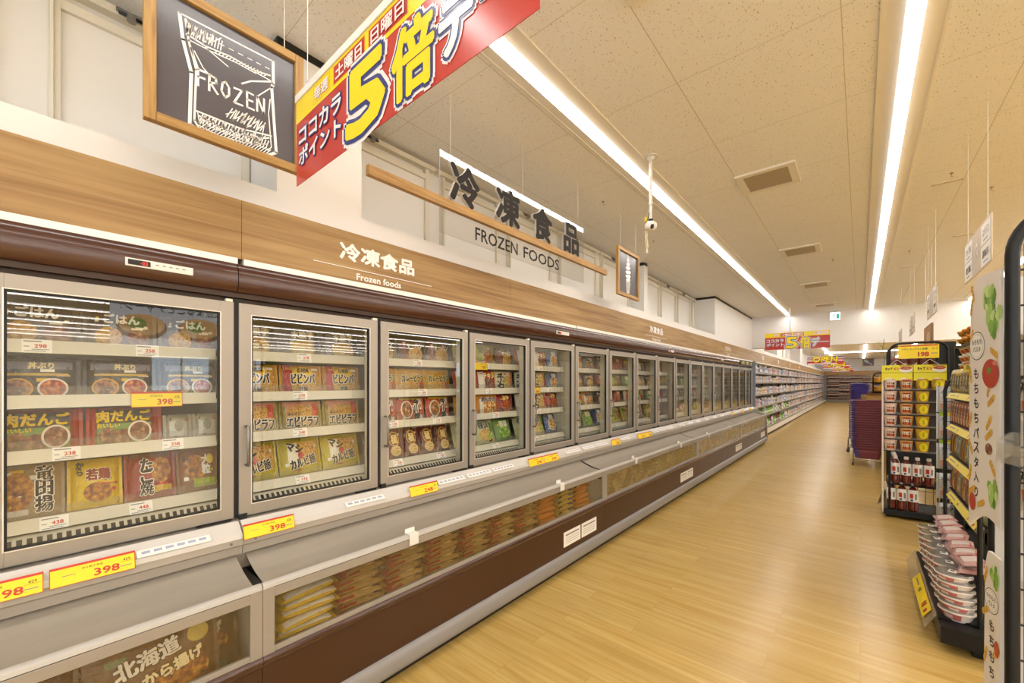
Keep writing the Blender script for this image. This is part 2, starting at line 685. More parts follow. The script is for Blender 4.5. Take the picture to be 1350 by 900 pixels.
def wires(parent, name, paths, r, m, seg=6):
    for p in paths:
        w_ = MB(); w_.tube(p, r, m, seg); w_.obj(name, parent)


def struct(mb, name, **kw):
    o = mb.obj(name, **kw)
    o['kind'] = 'structure'
    return o


ORD = ['first', 'second', 'third', 'fourth', 'fifth', 'sixth', 'seventh', 'eighth', 'ninth', 'tenth', 'eleventh', 'twelfth', 'thirteenth', 'fourteenth',
       'fifteenth', 'sixteenth', 'seventeenth', 'eighteenth', 'nineteenth', 'twentieth', 'twenty-first', 'twenty-second', 'twenty-third', 'twenty-fourth', 'twenty-fifth', 'twenty-sixth', 'twenty-seventh', 'twenty-eighth', 'twenty-ninth', 'thirtieth']

# ------------------------------------------------------------------ the room
CZ = 3.255                      # ceiling height
XL, XR, YN, YF = -2.65, 19.5, -4.0, 40.0
XR2 = 11.0
SY0 = 13.0
R90 = PI / 2                    # local front (-y) turned to face +X
b = MB(); b.box(XL - .1, XR + .1, YN - .1, YF + .1, -0.08, 0, 'floor'); struct(b, 'floor')
b = MB(); b.box(XL - .1, XR + .1, YN - .1, YF + .1, CZ, CZ + .08, 'ceiling'); struct(b, 'ceiling')
b = MB(); b.box(XL - .12, XL, YN, YF, 0, CZ, 'white_wall'); struct(b, 'wall_left')
b = MB(); b.box(XL - .12, XR2 + .1, YF, YF + .1, 0, CZ, 'white_wall'); struct(b, 'wall_back')
b = MB()
b.box(XL - .12, XR + .1, YN - .1, YN, 0, .35, 'white_wall'); b.box(XL - .12, XR + .1, YN - .1, YN, 3.05, CZ, 'white_wall')
for q in range(8):
    b.box(XL - .12 + 3.0 * q, XL + .28 + 3.0 * q, YN - .1, YN, .35, 3.05, 'white_wall')
struct(b, 'wall_front')
# right wall with a row of windows
b = MB()
b.box(XR, XR + .1, YN, SY0, 0, 1.1, 'white_wall')
b.box(XR, XR + .1, YN, SY0, 2.75, CZ, 'white_wall')
wy = [YN] + [q for k in range(2, 4) for q in (-2.6 + 3.0 * k, -0.4 + 3.0 * k)] + [SY0]
for i in range(0, len(wy), 2):
    b.box(XR, XR + .1, wy[i], wy[i + 1], 1.1, 2.75, 'white_wall')
struct(b, 'wall_right')
wn = 0
for q in range(7):  # storefront windows behind the camera, added to fill the ceiling with daylight
    x0, x1 = XL + .28 + 3.0 * q, XL - .12 + 3.0 * (q + 1)
    wn += 1
    b = MB()
    for a, c in ((x0, x0 + .06), (x1 - .06, x1), ((x0 + x1) / 2 - .03, (x0 + x1) / 2 + .03)):
        b.box(a, c, YN - .08, YN - .02, .35, 3.05, 'cream')
    for a, c in ((.35, .41), (2.99, 3.05), (2.2, 2.25)):
        b.box(x0, x1, YN - .079, YN - .021, a, c, 'cream')
    b.box(x0 + .06, x1 - .06, YN - .05, YN - .045, .41, 2.99, 'clear_film')
    struct(b, 'window_%d' % wn)
for k in range(2, 4):
    y0, y1 = -2.6 + 3.0 * k, -0.4 + 3.0 * k
    wn += 1
    b = MB()
    for a, c in ((y0, y0 + .06), (y1 - .06, y1), ((y0 + y1) / 2 - .03, (y0 + y1) / 2 + .03)):
        b.box(XR + .02, XR + .08, a, c, 1.1, 2.75, 'cream')
    for a, c in ((1.1, 1.16), (2.69, 2.75)):
        b.box(XR + .021, XR + .079, y0, y1, a, c, 'cream')
    b.box(XR + .045, XR + .05, y0 + .06, y1 - .06, 1.16, 2.69, 'clear_film')
    struct(b, 'window_%d' % wn)

b = MB()
b.box(XR2, XR2 + .1, SY0, YF, 0, 1.0, 'white_wall'); b.box(XR2, XR2 + .1, SY0, YF, 3.1, CZ, 'white_wall')
b.box(XR2, XR2 + .1, 17.7, YF, 1.0, 3.1, 'white_wall'); b.box(XR2, XR2 + .1, SY0, 13.6, 1.0, 3.1, 'white_wall')
struct(b, 'wall_right_far')
for k in range(1):
    y0 = 13.6 + 4.1 * k
    wn += 1
    b = MB()
    for q in range(4):
        yy = y0 + (4.1 - .06) * q / 3
        b.box(XR2 + .02, XR2 + .08, yy, yy + .06, 1.0, 3.1, 'cream')
    for a, c in ((1.0, 1.06), (3.04, 3.1)):
        b.box(XR2 + .021, XR2 + .079, y0, y0 + 4.1, a, c, 'cream')
    b.box(XR2 + .045, XR2 + .05, y0 + .06, y0 + 4.04, 1.06, 3.04, 'clear_film')
    struct(b, 'window_%d' % wn)
# soffit wall across the shop
SY = 12.75
b = MB(); b.box(-2.27, XR, SY, SY + .25, 2.42, CZ, 'white_wall'); b.box(XR2 + .1, XR, SY, SY + .25, 0, 2.42, 'white_wall'); struct(b, 'wall_soffit')

# oak fascia, white board above it, white strip under it
FY1 = YF
b = MB()
ys = [-3.0]
while ys[-1] < FY1:
    ys.append(min(FY1, ys[-1] + 1.83 if len(ys) > 1 else -1.225))
for a, c in zip(ys[:-1], ys[1:]):
    b.box(-2.245, -2.083, a + .0008, c - .0008, 2.045, 2.305, 'fasc')
struct(b, 'trim_1')
b = MB(); b.box(-2.27, -2.24, -3, FY1, 2.3, 2.462, 'band'); struct(b, 'trim_2')
b = MB()
for k in range(0, 16):
    y0 = -2.2 + 2.8 * k
    b.box(-2.245, -2.074, y0 + .012, y0 + 2.8 - .012, 2.018, 2.044, 'white_trim')
struct(b, 'trim_3')
# boxed columns on the left wall, each with a black band under the ceiling
for i, (x1, y0, y1) in enumerate([(-2.242, .806, 1.267), (-2.40, 5.80, 5.93), (-2.245, 9.0, SY), (-2.245, SY + .25, 14.4), (-2.25, 17.2, 18.4), (-2.25, 24.5, 25.6)]):
    b = MB()
    b.box(XL, x1, y0, y1, 2.30, 3.21, 'band')
    b.box(XL, x1 - .004, y0 + .004, y1 - .004, 3.21, CZ, 'black')
    struct(b, 'trim_%d' % (4 + i))

# glazed upper windows of the left wall behind the boards
panes = [(-3.0, -1.6), (-1.5, -.10), (.05, .80), (1.27, 2.06), (2.19, 2.89), (3.03, 3.77), (3.92, 4.80), (4.92, 5.79), (5.94, 6.98), (7.04, 7.82), (7.88, 8.67), (8.73, 8.99),
         (14.45, 15.3), (15.4, 16.3), (16.4, 17.15), (18.45, 19.4), (19.5, 20.5), (20.6, 21.6), (21.7, 22.8)]
for y0, y1 in panes:
    wn += 1
    L = y1 - y0
    w = thing_w = MB()
    w.box(XL + .001, XL + .012, y0 + .03, y1 - .03, 1.9, 3.13, 'film_pane')
    for a, c in ((y0, y0 + .035), (y1 - .035, y1)):
        w.box(XL, XL + .035, a, c, 1.9, 3.19, 'cream')
    w.box(XL, XL + .032, y0 + .03, y1 - .03, 3.11, 3.15, 'cream')
    w.box(XL, XL + .05, y0 - .05, y1 + .05, 3.19, 3.225, 'cream')
    w.tube([(XL + .045, y0 + .01, 1.9), (XL + .045, y0 + .01, 3.15)], .006, 'cream', 6)
    o = struct(w, 'window_%d' % wn)
    if y0 > -.2 and L > .4 and y0 < 10:
        lt = MB()
        ym = y0 + .34 * L
        lt.box(XL + .012, XL + .06, ym - .05, ym + .05, 3.205, 3.222, 'steel')
        lt.tube([(XL + .06, ym - .04, 3.20), (XL + .085, ym, 3.185), (XL + .06, ym + .05, 3.20)], .008, 'black_metal', 6)
        lt.lathe([(.018, 3.17), (.018, 3.2)], 'steel', 10, XL + .075, ym)
        lt.obj('window_latch', o)

# ------------------------------------------------------------------ ceiling lamps: strips of recessed tubes
for k in range(13):
    x = ([-1.411, .197, 1.753] + [3.35 + 1.65 * q for q in range(10)])[k]
    y0, y1 = -3.6, SY - .06
    nm = ['above the freezer aisle edge', 'along the middle of the aisle', 'above the food racks', 'above the first hidden aisle', 'above the second hidden aisle', 'above the third hidden aisle', 'above the fourth hidden aisle', 'above the fifth hidden aisle', 'above the sixth hidden aisle', 'above the seventh hidden aisle', 'above the eighth hidden aisle', 'above the ninth hidden aisle', 'above the window aisle'][k]
    t = thing('ceiling_light', 'long recessed white strip light ' + nm, 'ceiling light', (x, 0, CZ), 0, 'strip lights before the soffit')
    h = MB()
    h.box(-.125, -.115, y0, y1, -.012, 0, 'vent_w'); h.box(.115, .125, y0, y1, -.012, 0, 'vent_w')
    h.box(-.115, .115, y0, y1, -.006, 0, 'vent_w')
    h.obj('housing', t)
    n = 7
    for i in range(n):
        a = y0 + (y1 - y0) / n * i + .008
        c = y0 + (y1 - y0) / n * (i + 1) - .008
        d = MB()
        hw_ = .035 if k < 3 else .065
        d.ext([(-hw_, -.006), (-hw_, -.03), (-hw_ + .002, -.036), (hw_ - .002, -.036), (hw_, -.03), (hw_, -.006)], 0, c - a, mat('lit_diffuser_side', '#fdfaf6', .5, emit=1.3) if k < 3 else mat('lit_batten_side', '#fdfaf6', .5, emit=7.0)); d.m[2] = d.mi('lamp')
        d.v = [(q[1], a + q[0], q[2]) for q in d.v]
        d.obj('diffuser', t)
for k, (x, y0, y1) in enumerate([(-1.411, SY + .4, 38.6), (.197, SY + .4, 38.6), (1.9, SY + .4, 38.6), (3.5, SY + .4, 29), (5.2, SY + .4, 29), (7, SY + .4, 29)]):  # long rows run on and the last two are added to brighten the back
    t = thing('ceiling_light', ['strip light beyond the soffit above the household shelves', 'strip light beyond the soffit in line with the aisle', 'strip light beyond the soffit above the far racks', 'strip light beyond the soffit over the hidden far aisle', 'added strip light beyond the soffit over the second hidden far aisle', 'added strip light beyond the soffit over the third hidden far aisle'][k], 'ceiling light', (x, 0, CZ), 0, 'strip lights beyond the soffit')
    d = MB(); d.box(-.04, .04, y0, y1, -.045, -.005, 'lamp_far'); d.obj('diffuser', t)
    d = MB(); d.box(-.12, .12, y0, y1, -.005, 0, 'white_plastic'); d.obj('housing', t)
t = thing('ceiling_light', 'strip light running crosswise above the rear shelves', 'ceiling light', (0, 30.2, CZ), 0)
d = MB(); d.box(-1.6, 6, -.05, .05, -.05, -.005, 'lamp_far'); d.obj('diffuser', t)
d = MB(); d.box(-1.7, 6.1, -.13, .13, -.005, 0, 'white_plastic'); d.obj('housing', t)

# ceiling vents
for i, (yc, wid) in enumerate([(1.58, .40), (4.11, .40), (6.62, .40), (9.12, .40), (11.62, .40)]):
    t = thing('ceiling_vent', ['cream ceiling vent partly cut off at the top edge', 'largest whole cream ceiling vent with slanted brown louvres', 'second whole ceiling vent along the aisle', 'third whole ceiling vent along the aisle', 'small far ceiling vent just before the soffit'][i], 'vent', (-.605, yc, CZ), 0, 'ceiling vents')
    f = MB()
    h = .215
    for x0, x1, a, c in ((-h, h, -h, -h + .05), (-h, h, h - .05, h), (-h, -h + .055, -h + .05, h - .05), (h - .055, h, -h + .05, h - .05)):
        f.box(x0, x1, a, c, -.018, 0, 'vent_w')
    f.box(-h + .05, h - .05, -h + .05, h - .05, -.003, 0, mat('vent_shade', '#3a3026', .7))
    f.obj('vent_frame', t, bevel=.004)
    s = MB()
    a_ = h - .055
    for q in range(27):
        o_ = -2 * a_ + 4 * a_ * (q + .5) / 27
        p0 = (max(-a_, o_ - a_), 0); xs0, xs1 = max(-a_, o_ - a_), min(a_, o_ + a_)
        w_ = .0075
        s.add([(xs0 - w_ / 2, o_ - xs0 - w_ / 2, z_) for z_ in (-.015, -.004)] + [(xs0 + w_ / 2, o_ - xs0 + w_ / 2, z_) for z_ in (-.015, -.004)] + [(xs1 - w_ / 2, o_ - xs1 - w_ / 2, z_) for z_ in (-.015, -.004)] + [(xs1 + w_ / 2, o_ - xs1 + w_ / 2, z_) for z_ in (-.015, -.004)],
              [(0, 2, 6, 4), (1, 5, 7, 3), (0, 4, 5, 1), (2, 3, 7, 6), (0, 1, 3, 2), (4, 6, 7, 5)], mat('tan_louvre', '#c4b294', .5))
    s.obj('louvre', t)

# hooks and hatch slots in the ceiling
for i, (x, y) in enumerate([(-1.9, 3.6), (-1.95, 5.0), (.583, 5.0), (.9, 5.6), (.5, 7.6), (-.3, 7.4)]):
    b = MB()
    b.lathe([(.012, -.006), (.012, 0)], 'vent_d', 8)
    b.tube([(0, 0, -.005), (0, 0, -.03), (.008, 0, -.036), (.012, 0, -.028)], .002, 'steel', 5)
    o = b.obj('ceiling_hook')
    o.location = (x, y, CZ)
    tag(o, 'tiny metal hook in the ceiling, %s one along the shop' % ORD[i], 'hook', 'ceiling hooks')
for i, (x, y) in enumerate([(.58, 5.2), (.95, 7.2), (.55, 8.6)]):
    b = MB(); b.box(-.10, .10, -.012, .012, -.006, 0, mat('tan_louvre', '#c4b294', .5)); b.box(-.08, .08, -.016, .016, -.003, 0, 'vent_w')
    o = b.obj('ceiling_slot'); o.location = (x, y, CZ)
    tag(o, 'small brown slot plate in the ceiling, %s one past the food racks' % ORD[i], 'ceiling fitting', 'ceiling slot plates')

# lit exit sign on the soffit
t = thing('exit_sign', 'lit green and white exit sign on the white soffit', 'exit sign', (-.467, SY - .0, 3.12), 0)
b = MB(); b.box(-.11, .11, -.03, 0, -.105, .105, 'white_plastic'); b.obj('sign_case', t, bevel=.006)
b = MB(); b.rect(0, 0, .19, .185, 'exit_w', y=-.0315)
g = 'green_exit'
b.rect(.055, -.01, .05, .12, g, -.0325); b.disc(-.012, .055, .012, .012, g, -.0325)
b.stroke([(-.015, .04), (-.03, .0), (-.01, -.03), (-.03, -.06)], .016, g, -.0325); b.stroke([(-.03, 0), (-.05, -.03), (-.075, -.03)], .014, g, -.0325)
b.stroke([(-.03, .03), (.0, .015), (.015, .02)], .01, g, -.0325); b.stroke([(-.02, .035), (-.05, .02), (-.055, .0)], .01, g, -.0325)
b.obj('sign_face', t, fix=False)

# ------------------------------------------------------------------ freezers
FX, FY0, DW, UL = -2.083, .5857, .70, 2.8     # door plane, first seam, door width, unit length
HW, GZ0, GZ1 = .05, .908, 1.85


def freezer_proto():
    t = thing('freezer', 'freezer', 'freezer', (FX, FY0, 0), R90, 'freezer units along the wall')
    # carcass: liner, back, ends, floor (open to the front)
    c = MB()
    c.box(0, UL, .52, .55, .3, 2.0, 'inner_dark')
    c.box(0, UL, .04, .52, 1.865, 1.89, 'inner')
    c.box(0, UL, .04, .52, .90, .93, 'inner')
    c.box(.0, .012, .04, .52, .93, 1.865, 'inner'); c.box(UL - .012, UL, .04, .52, .93, 1.865, 'inner')
    for x in (0, DW, 2 * DW, 3 * DW, UL):
        a, e = max(0, x - .042), min(UL, x + .042)
        c.box(a, e, .03, .085, .905, 1.87, 'inner')
        c.box(max(0, x - .034), min(UL, x + .034), .012, .03, .905, 1.87, 'gasket')
    c.box(0, UL, .028, .06, .89, .935, 'champ'); c.box(0, UL, .028, .06, 1.83, 1.888, 'hdr_dark')
    c.obj('cabinet', t)
    for k in range(4):
        x = k * DW + .0425
        l = MB(); l.box(x, x + .008, .045, .075, .98, 1.82, 'inner'); l.m[5] = l.mi('led'); l.obj('light_strip', t)
    # header
    h = MB()
    prof = [(.06, 2.016), (-.012, 2.016), (-.020, 2.008), (-.026, 1.985), (-.029, 1.955), (-.026, 1.925), (-.018, 1.902), (-.006, 1.893), (.06, 1.893)]
    h.ext(prof, .0015, UL - .0015, 'hdr')
    h.box(.0, UL, .0, .06, 1.872, 1.894, 'hdr_dark')
    h.box(0, UL, -.008, .06, 2.0165, 2.0185, 'hdr_dark')
    ho = h.obj('header_panel', t, smooth=40)
    cp = MB()
    cp.box(2.44, 2.64, -.034, -.024, 1.931, 1.960, 'white_plastic')
    cp.box(2.447, 2.51, -.0355, -.034, 1.936, 1.955, 'gasket')
    cp.text('-22', 2.492, 1.9455, .011, 'led_red', -.0362, bold=.02)
    for q in range(5):
        cp.rect(2.53 + .02 * q, 1.948, .01, .004, 'grey_ink', -.0345)
    cp.obj('control_panel', ho, fix=False)
    # doors
    d0 = None
    for k in range(4):
        x0 = k * DW
        if d0 is None:
            d = MB()
            a, e = .010, DW - .010
            sw = HW
            for bx in ((a, a + sw, GZ0, GZ1), (e - sw, e, GZ0, GZ1), (a + sw, e - sw, GZ0, GZ0 + sw), (a + sw, e - sw, GZ1 - sw, GZ1)):
                d.box(bx[0], bx[1], 0, .026, bx[2], bx[3], 'champ')
            for bx in ((a + sw, a + sw + .006, GZ0 + sw, GZ1 - sw), (e - sw - .006, e - sw, GZ0 + sw, GZ1 - sw), (a + sw + .006, e - sw - .006, GZ0 + sw, GZ0 + sw + .006), (a + sw + .006, e - sw - .006, GZ1 - sw - .006, GZ1 - sw)):
                d.box(bx[0], bx[1], .003, .02, bx[2], bx[3], 'gasket')
            d.box(a + sw - .004, a + sw, -.002, 0, GZ0 + sw - .004, GZ1 - sw + .004, 'champ_glint')
            d.box(e - sw, e - sw + .004, -.002, 0, GZ0 + sw - .004, GZ1 - sw + .004, 'champ_glint')
            d.box(a + sw, e - sw, -.002, 0, GZ0 + sw - .004, GZ0 + sw, 'champ_glint')
            d.box(a + sw, e - sw, -.002, 0, GZ1 - sw, GZ1 - sw + .004, 'champ_glint')
            fr = d.obj('door', t, bevel=.003)
            g = MB(); g.quad([(a + sw + .003, .012, GZ0 + sw + .003), (e - sw - .003, .012, GZ0 + sw + .003), (e - sw - .003, .012, GZ1 - sw - .003), (a + sw + .003, .012, GZ1 - sw - .003)], 'door_glass')
            g.obj('glass', fr, fix=False)
            hd = MB()
            hx = a + .026
            hd.tube([(hx, 0, 1.305), (hx, -.028, 1.305), (hx, -.034, 1.29), (hx, -.034, 1.15), (hx, -.028, 1.135), (hx, 0, 1.135)], .0065, 'chrome', 8)
            hd.obj('handle', fr, smooth=50)
            hg = MB()
            hg.box(a, a + .03, -.006, .012, GZ0 - .014, GZ0 + .012, 'gasket'); hg.obj('corner_stop', fr)
            hg = MB(); hg.box(e - .13, e - .01, -.004, .015, GZ0 - .014, GZ0 - .002, 'gasket'); hg.obj('hinge', fr)
            hg = MB(); hg.box(e - .03, e - .005, -.004, .02, GZ1, GZ1 + .012, 'cream'); hg.obj('hinge', fr)
            d0 = fr
        else:
            fr = d0.copy(); COL.objects.link(fr); fr.parent = t; fr.location = (x0, 0, 0)
            for ch in kids(d0):
                q = ch.copy(); COL.objects.link(q); q.parent = fr
    # shelves with price rails and clear fences
    for z in (1.605, 1.412, 1.222):
        s = MB()
        s.box(.015, UL - .015, .115, .50, z, z + .012, 'shelf_metal')
        so = s.obj('shelf', t)
        r = MB()
        r.ext([(.098, z - .002), (.110, z - .002), (.115, z + .04), (.105, z + .044)], .05, UL - .05, 'rail_c')
        r.obj('price_rail', so)
        q = MB(); q.quad([(.05, .107, z + .044), (UL - .05, .107, z + .044), (UL - .05, .107, z + .075), (.05, .107, z + .075)], 'clear_film'); q.obj('fence', so, fix=False)
    s = MB()
    s.box(.015, UL - .015, .13, .50, 1.0, 1.012, 'shelf_metal')
    so = s.obj('shelf', t)
    r = MB()
    r.ext([(.085, .985), (.10, .98), (.125, 1.02), (.112, 1.026)], .045, UL - .045, 'rail_c')
    r.obj('price_rail', so)
    q = MB(); q.quad([(.05, .11, 1.026), (UL - .05, .11, 1.026), (UL - .05, .11, 1.06), (.05, .11, 1.06)], 'clear_film'); q.obj('fence', so, fix=False)
    gr = MB()
    gr.ext([(.05, .931), (.098, .972), (.104, .975), (.12, .96), (.12, .931)], .045, UL - .045, 'rail_c')
    n = 118
    for i in range(n):
        x = .06 + (UL - .12) * i / (n - 1)
        if min(abs(x - DW * j) for j in range(5)) < .05:
            continue
        gr.quad([(x - .0065, .0555, .9365), (x + .0065, .0555, .9365), (x + .0065, .0895, .9655), (x - .0065, .0895, .9655)], 'gasket')
    gr.obj('air_grille', t, fix=False)
    # price ledge below the doors
    l = MB()
    l.ext([(.03, .898), (-.035, .896), (-.085, .858), (-.092, .853), (-.094, .815), (-.082, .806), (-.074, .772), (-.03, .765), (.03, .77)], .001, UL - .001, 'ledge')
    lo = l.obj('price_ledge', t, smooth=25)
    l = MB(); l.ext([(-.036, .899), (-.091, .858), (-.0935, .842), (-.0965, .842), (-.094, .861), (-.037, .903)], .004, UL - .004, 'rail_w'); l.obj('price_rail', lo)
    for x in (.045, UL - .045):
        l = MB()
        l.lathe([(.005, -.0975), (.005, -.093)], 'chrome', 8)
        l.v[-32:] = [(x + q[0], q[2], .828 + q[1]) for q in l.v[-32:]]
        l.obj('screw', lo)
    # chest below
    w = MB()
    w.box(0, UL, -.29, .52, .27, .30, 'inner')
    w.box(.0, .01, -.285, .52, .30, .66, 'inner'); w.box(UL - .01, UL, -.285, .52, .30, .66, 'inner')
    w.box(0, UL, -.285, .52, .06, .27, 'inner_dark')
    w.obj('chest', t)
    cv = MB()
    prof = []
    for i in range(9):
        u = i / 8
        prof.append((-.05 - .235 * u, .764 - .066 * u - .012 * math.sin(PI * u)))
    prof2 = prof + [(y, z - .003) for y, z in reversed(prof)]
    cv.ext(prof2, .018, UL - .018, 'cover')
    cv.obj('night_cover', t, smooth=30)
    b_ = MB(); b_.box(0, UL, -.05, .02, .70, .764, 'ledge_dark'); b_.obj('rear_ledge', t); b_ = MB(); b_.box(.0, .017, -.283, -.05, .62, .70, 'gasket'); b_.obj('cover_gap_shade', t); b_ = MB(); b_.box(UL - .017, UL, -.283, -.05, .62, .70, 'gasket'); b_.obj('cover_gap_shade', t)  # black end strips stand in for the dark interior between the covers
    ra = MB()
    ra.ext([(-.282, .695), (-.284, .707), (-.292, .714), (-.305, .714), (-.314, .707), (-.316, .694)], .002, UL - .002, mat('pale_top_rail', '#bcb7b0', .3))
    ra.obj('top_rail', t, smooth=40)
    gf = MB()
    gf.ext([(-.300, .690), (-.313, .690), (-.313, .652), (-.300, .652)], 0.0, UL, 'champ')
    gf.ext([(-.29, .690), (-.312, .6935), (-.29, .6935)], 0, UL, 'gasket')
    gf.box(.0005, .043, -.3145, -.295, .432, .70, 'champ'); gf.box(UL - .043, UL - .0005, -.3145, -.295, .432, .70, 'champ')
    gf.ext([(-.296, .455), (-.311, .455), (-.313, .434), (-.296, .434)], .043, UL - .043, 'ledge_dark')
    go = gf.obj('glass_frame', t, bevel=.002)
    gg = MB(); gg.quad([(.043, -.305, .455), (UL - .043, -.305, .455), (UL - .043, -.305, .652), (.043, -.305, .652)], 'well_glass'); pane = gg.obj('front_glass', go, fix=False)
    p = MB()
    p.ext([(-.285, .434), (-.314, .434), (-.321, .428), (-.324, .415), (-.319, .398), (-.310, .390), (-.285, .39)], .001, UL - .001, 'brown_edge')
    p.obj('front_moulding', t, smooth=45)
    p = MB(); p.box(.001, UL - .001, -.311, -.285, .155, .392, 'brown'); p.obj('front_panel', t)
    p = MB(); p.ext([(-.285, .157), (-.316, .157), (-.330, .147), (-.336, .128), (-.336, .085), (-.330, .062), (-.316, .052), (-.285, .052)], 0.0, UL, 'bumper'); p.obj('bumper', t, smooth=45)
    p = MB(); p.box(0, UL, -.272, -.24, 0, .06, 'black'); p.obj('kickplate', t)
    return t, pane


FR, PANE = freezer_proto()
FR['label'] = 'freezer unit after the nearest one, second to fifth whole glass doors'
unit_lab = ['freezer unit cut off by the picture edge, its last glass door showing', 'freezer unit directly under the large lettering, red noodle packs in its chest',
            'freezer unit with frosted chest glass, next after the red noodle packs', 'freezer unit with frosted chest glass, third whole unit along the wall', 'last freezer unit of the row, beside the household goods shelves']
FR['label'] = unit_lab[1]
UNITS = {1: FR}
for i in (0, 2, 3, 4):
    UNITS[i] = dup(FR, unit_lab[i], (FX, FY0 + UL * (i - 1), 0))
for i in (2, 3, 4):
    for ch in UNITS[i].children_recursive:
        if ch.name.startswith('front_glass'):
            ch.data = ch.data.copy()
            ch.data.materials[0] = M['frost_glass'] if i > 2 else glass_mat('half_frosted_chest_glass', (0.9, 0.88, 0.8), haze=0.55, haze_col='#a28d5e', gain=0.8, frost=True)
            ch['label'] = 'frosted front glass'
# end panel of the run
e = MB()
YE = FY0 + 4 * UL
pr = [(.55, 2.016), (-.02, 2.016), (-.02, .91), (-.075, .86), (-.085, .765), (-.20, .74), (-.30, .715), (-.318, .69), (-.33, .42), (-.338, .13), (-.325, .06), (-.27, .05), (-.27, 0), (.55, 0)]
e.ext(pr, 0, .045, 'champ')
o = e.obj('freezer_end_panel', smooth=30)
o.location = (FX, YE + .001, 0); o.rotation_euler = (0, 0, R90)
tag(o, 'beige end panel closing the far end of the freezer row', 'panel')
# promotional header strip on the last unit
t = thing('header_poster', 'black header poster with yellow lettering above the last freezer doors', 'poster', (FX, YE - 1.45, 1.955), R90)
b = MB(); b.box(-.02, 1.43, -.036, -.0305, -.055, .055, 'black'); b.obj('poster_board', t)
for i, s in enumerate(['人気商品', 'お買得', '冷凍']):
    b = MB(); b.text(s, .25 + .47 * i, 0, .075, 'yellow', -.0365, bold=.02); b.obj('printed_lettering', t, fix=False)

# ------------------------------------------------------------------ packets
def pack_mb(w, h, t, base, decals, seal=.012, flat=False, side=None, ph=.5):
    """pillow packet standing on z=0, printed front towards -y"""
    b = MB()
    nx, nz = 10, 8

    def prof(x, z):
        u = min(1, abs(2 * x / w)); v = min(1, abs(2 * z / h - 1))
        e = (1 - u ** 4) ** .55 * (1 - v ** 4) ** .55
        return t / 2 * e

    def yf(x, z):
        return -prof(x, max(0, min(h, z)))
    for sgn in (-1, 1):
        vs = []
        for j in range(nz + 1):
            for i in range(nx + 1):
                x = w * (i / nx - .5); z = h * j / nz
                vs.append((x, sgn * prof(x, z), z))
        fs = [(j * (nx + 1) + i, j * (nx + 1) + i + 1, (j + 1) * (nx + 1) + i + 1, (j + 1) * (nx + 1) + i) for j in range(nz) for i in range(nx)]
        b.add(vs, fs, base)
    # crimped seals left and right
    for s in (-1, 1):
        x0 = s * w / 2
        n = 6
        vs = []
        for j in range(n + 1):
            for i in (0, 1):
                vs.append((x0 + s * seal * i, .0015 * (-1) ** j, h * j / n))
        b.add(vs, [(2 * j, 2 * j + 1, 2 * j + 3, 2 * j + 2) for j in range(n)], side or base)
    if side:
        for s in (-1, 1):
            b.rect(s * w * .46, h / 2, w * .075, h * .96, side, -.0006, yf)
    import zlib
    pr = random.Random(zlib.crc32(repr((w, h, decals)).encode()))
    pal = [str(q[5]) for q in decals if q[0] in 're' and isinstance(q[5], str) and q[5].startswith('#')] + ['#e9dfc8', '#c8452a', '#d9b52c', '#3a2c22']
    for q in range(9):
        cx, cz = pr.uniform(-.38, .38), pr.uniform(.1, .9)
        b.rect(cx * w, cz * h, pr.uniform(.05, .22) * w, pr.uniform(.03, .1) * h, pr.choice(pal), -.0004 - .00003 * q, yf)
    L = 0
    for d in decals:
        L += 1
        y = -.0008 - .0003 * L
        if d[0] == 'r':
            b.rect(d[1] * w, d[2] * h, d[3] * w, d[4] * h, FOOD.get(d[5], d[5]), y, yf)
        elif d[0] == 'e':
            b.disc(d[1] * w, d[2] * h, d[3] * w, d[4] * h, FOOD.get(d[5], d[5]), y, yf)
            b.rect(d[1] * w + .2 * d[3] * w, d[2] * h - .28 * d[4] * h, .2 * d[3] * w, .06 * d[4] * h, pr.choice(pal), y - .0001, yf)
        else:
            _, s, cx, cz, hh, col, o = d[:7]
            kw = d[7] if len(d) > 7 else {}
            outc = None
            if len(d) > 8:
                outc = ink(d[8])
            b.text(s, cx * w, cz * h, hh * h * 1.12, ink(col), y, bold=.05, yf=yf, out=outc, outw=.05, vert=(o == 'v'), **kw)
    return b


PK = {}


def kind(key, name, label, w, h, t, base, decals, side=None):
    PK[key] = dict(name=name, label=label, w=w, h=h, t=t, base=base, decals=decals, side=side, proto=None)


kind('gyudon', 'frozen_bowl_bag', 'grey-brown rice bowl bag', .20, .15, .05, '#6b625a', [('r', 0, .76, .9, .3, '#4a4038'), ('t', 'ごはん', 0, .78, .2, '#efe8dc', 'h'), ('e', -.2, .33, .2, .24, 'rice'), ('e', .24, .3, .18, .22, 'meat')])
kind('foil', 'frozen_bowl_bag', 'gold-printed dark rice bowl bag', .205, .15, .06, '#3b342c', [('r', 0, .8, .9, .16, '#7d7a86'), ('t', '丼ぶり', .05, .8, .13, '#e8d9a0', 'h'), ('e', -.24, .3, .2, .22, '#d9a23c'), ('e', -.24, .3, .17, .19, 'meat'), ('e', .2, .3, .2, .22, '#e8e2d4'), ('e', .2, .3, .17, .19, 'stew'), ('r', 0, .6, .8, .05, '#c9a545')])
kind('meatball', 'meatball_bag', 'red and black meatball bag', .225, .155, .05, '#7c1c12', [('r', -.02, .76, .78, .34, '#26221c'), ('t', '肉だんご', -.02, .77, .24, '#e8c21e', 'h'), ('r', -.02, .36, .78, .46, '#6c8a3a'), ('e', -.26, .3, .13, .2, 'meat'), ('e', -.04, .26, .14, .2, 'meat'), ('e', .2, .38, .18, .26, '#e9dcc9'), ('e', .2, .38, .15, .22, 'meat'), ('t', 'おいしい', -.25, .55, .09, '#e8c21e', 'h')], side='#a3281c')
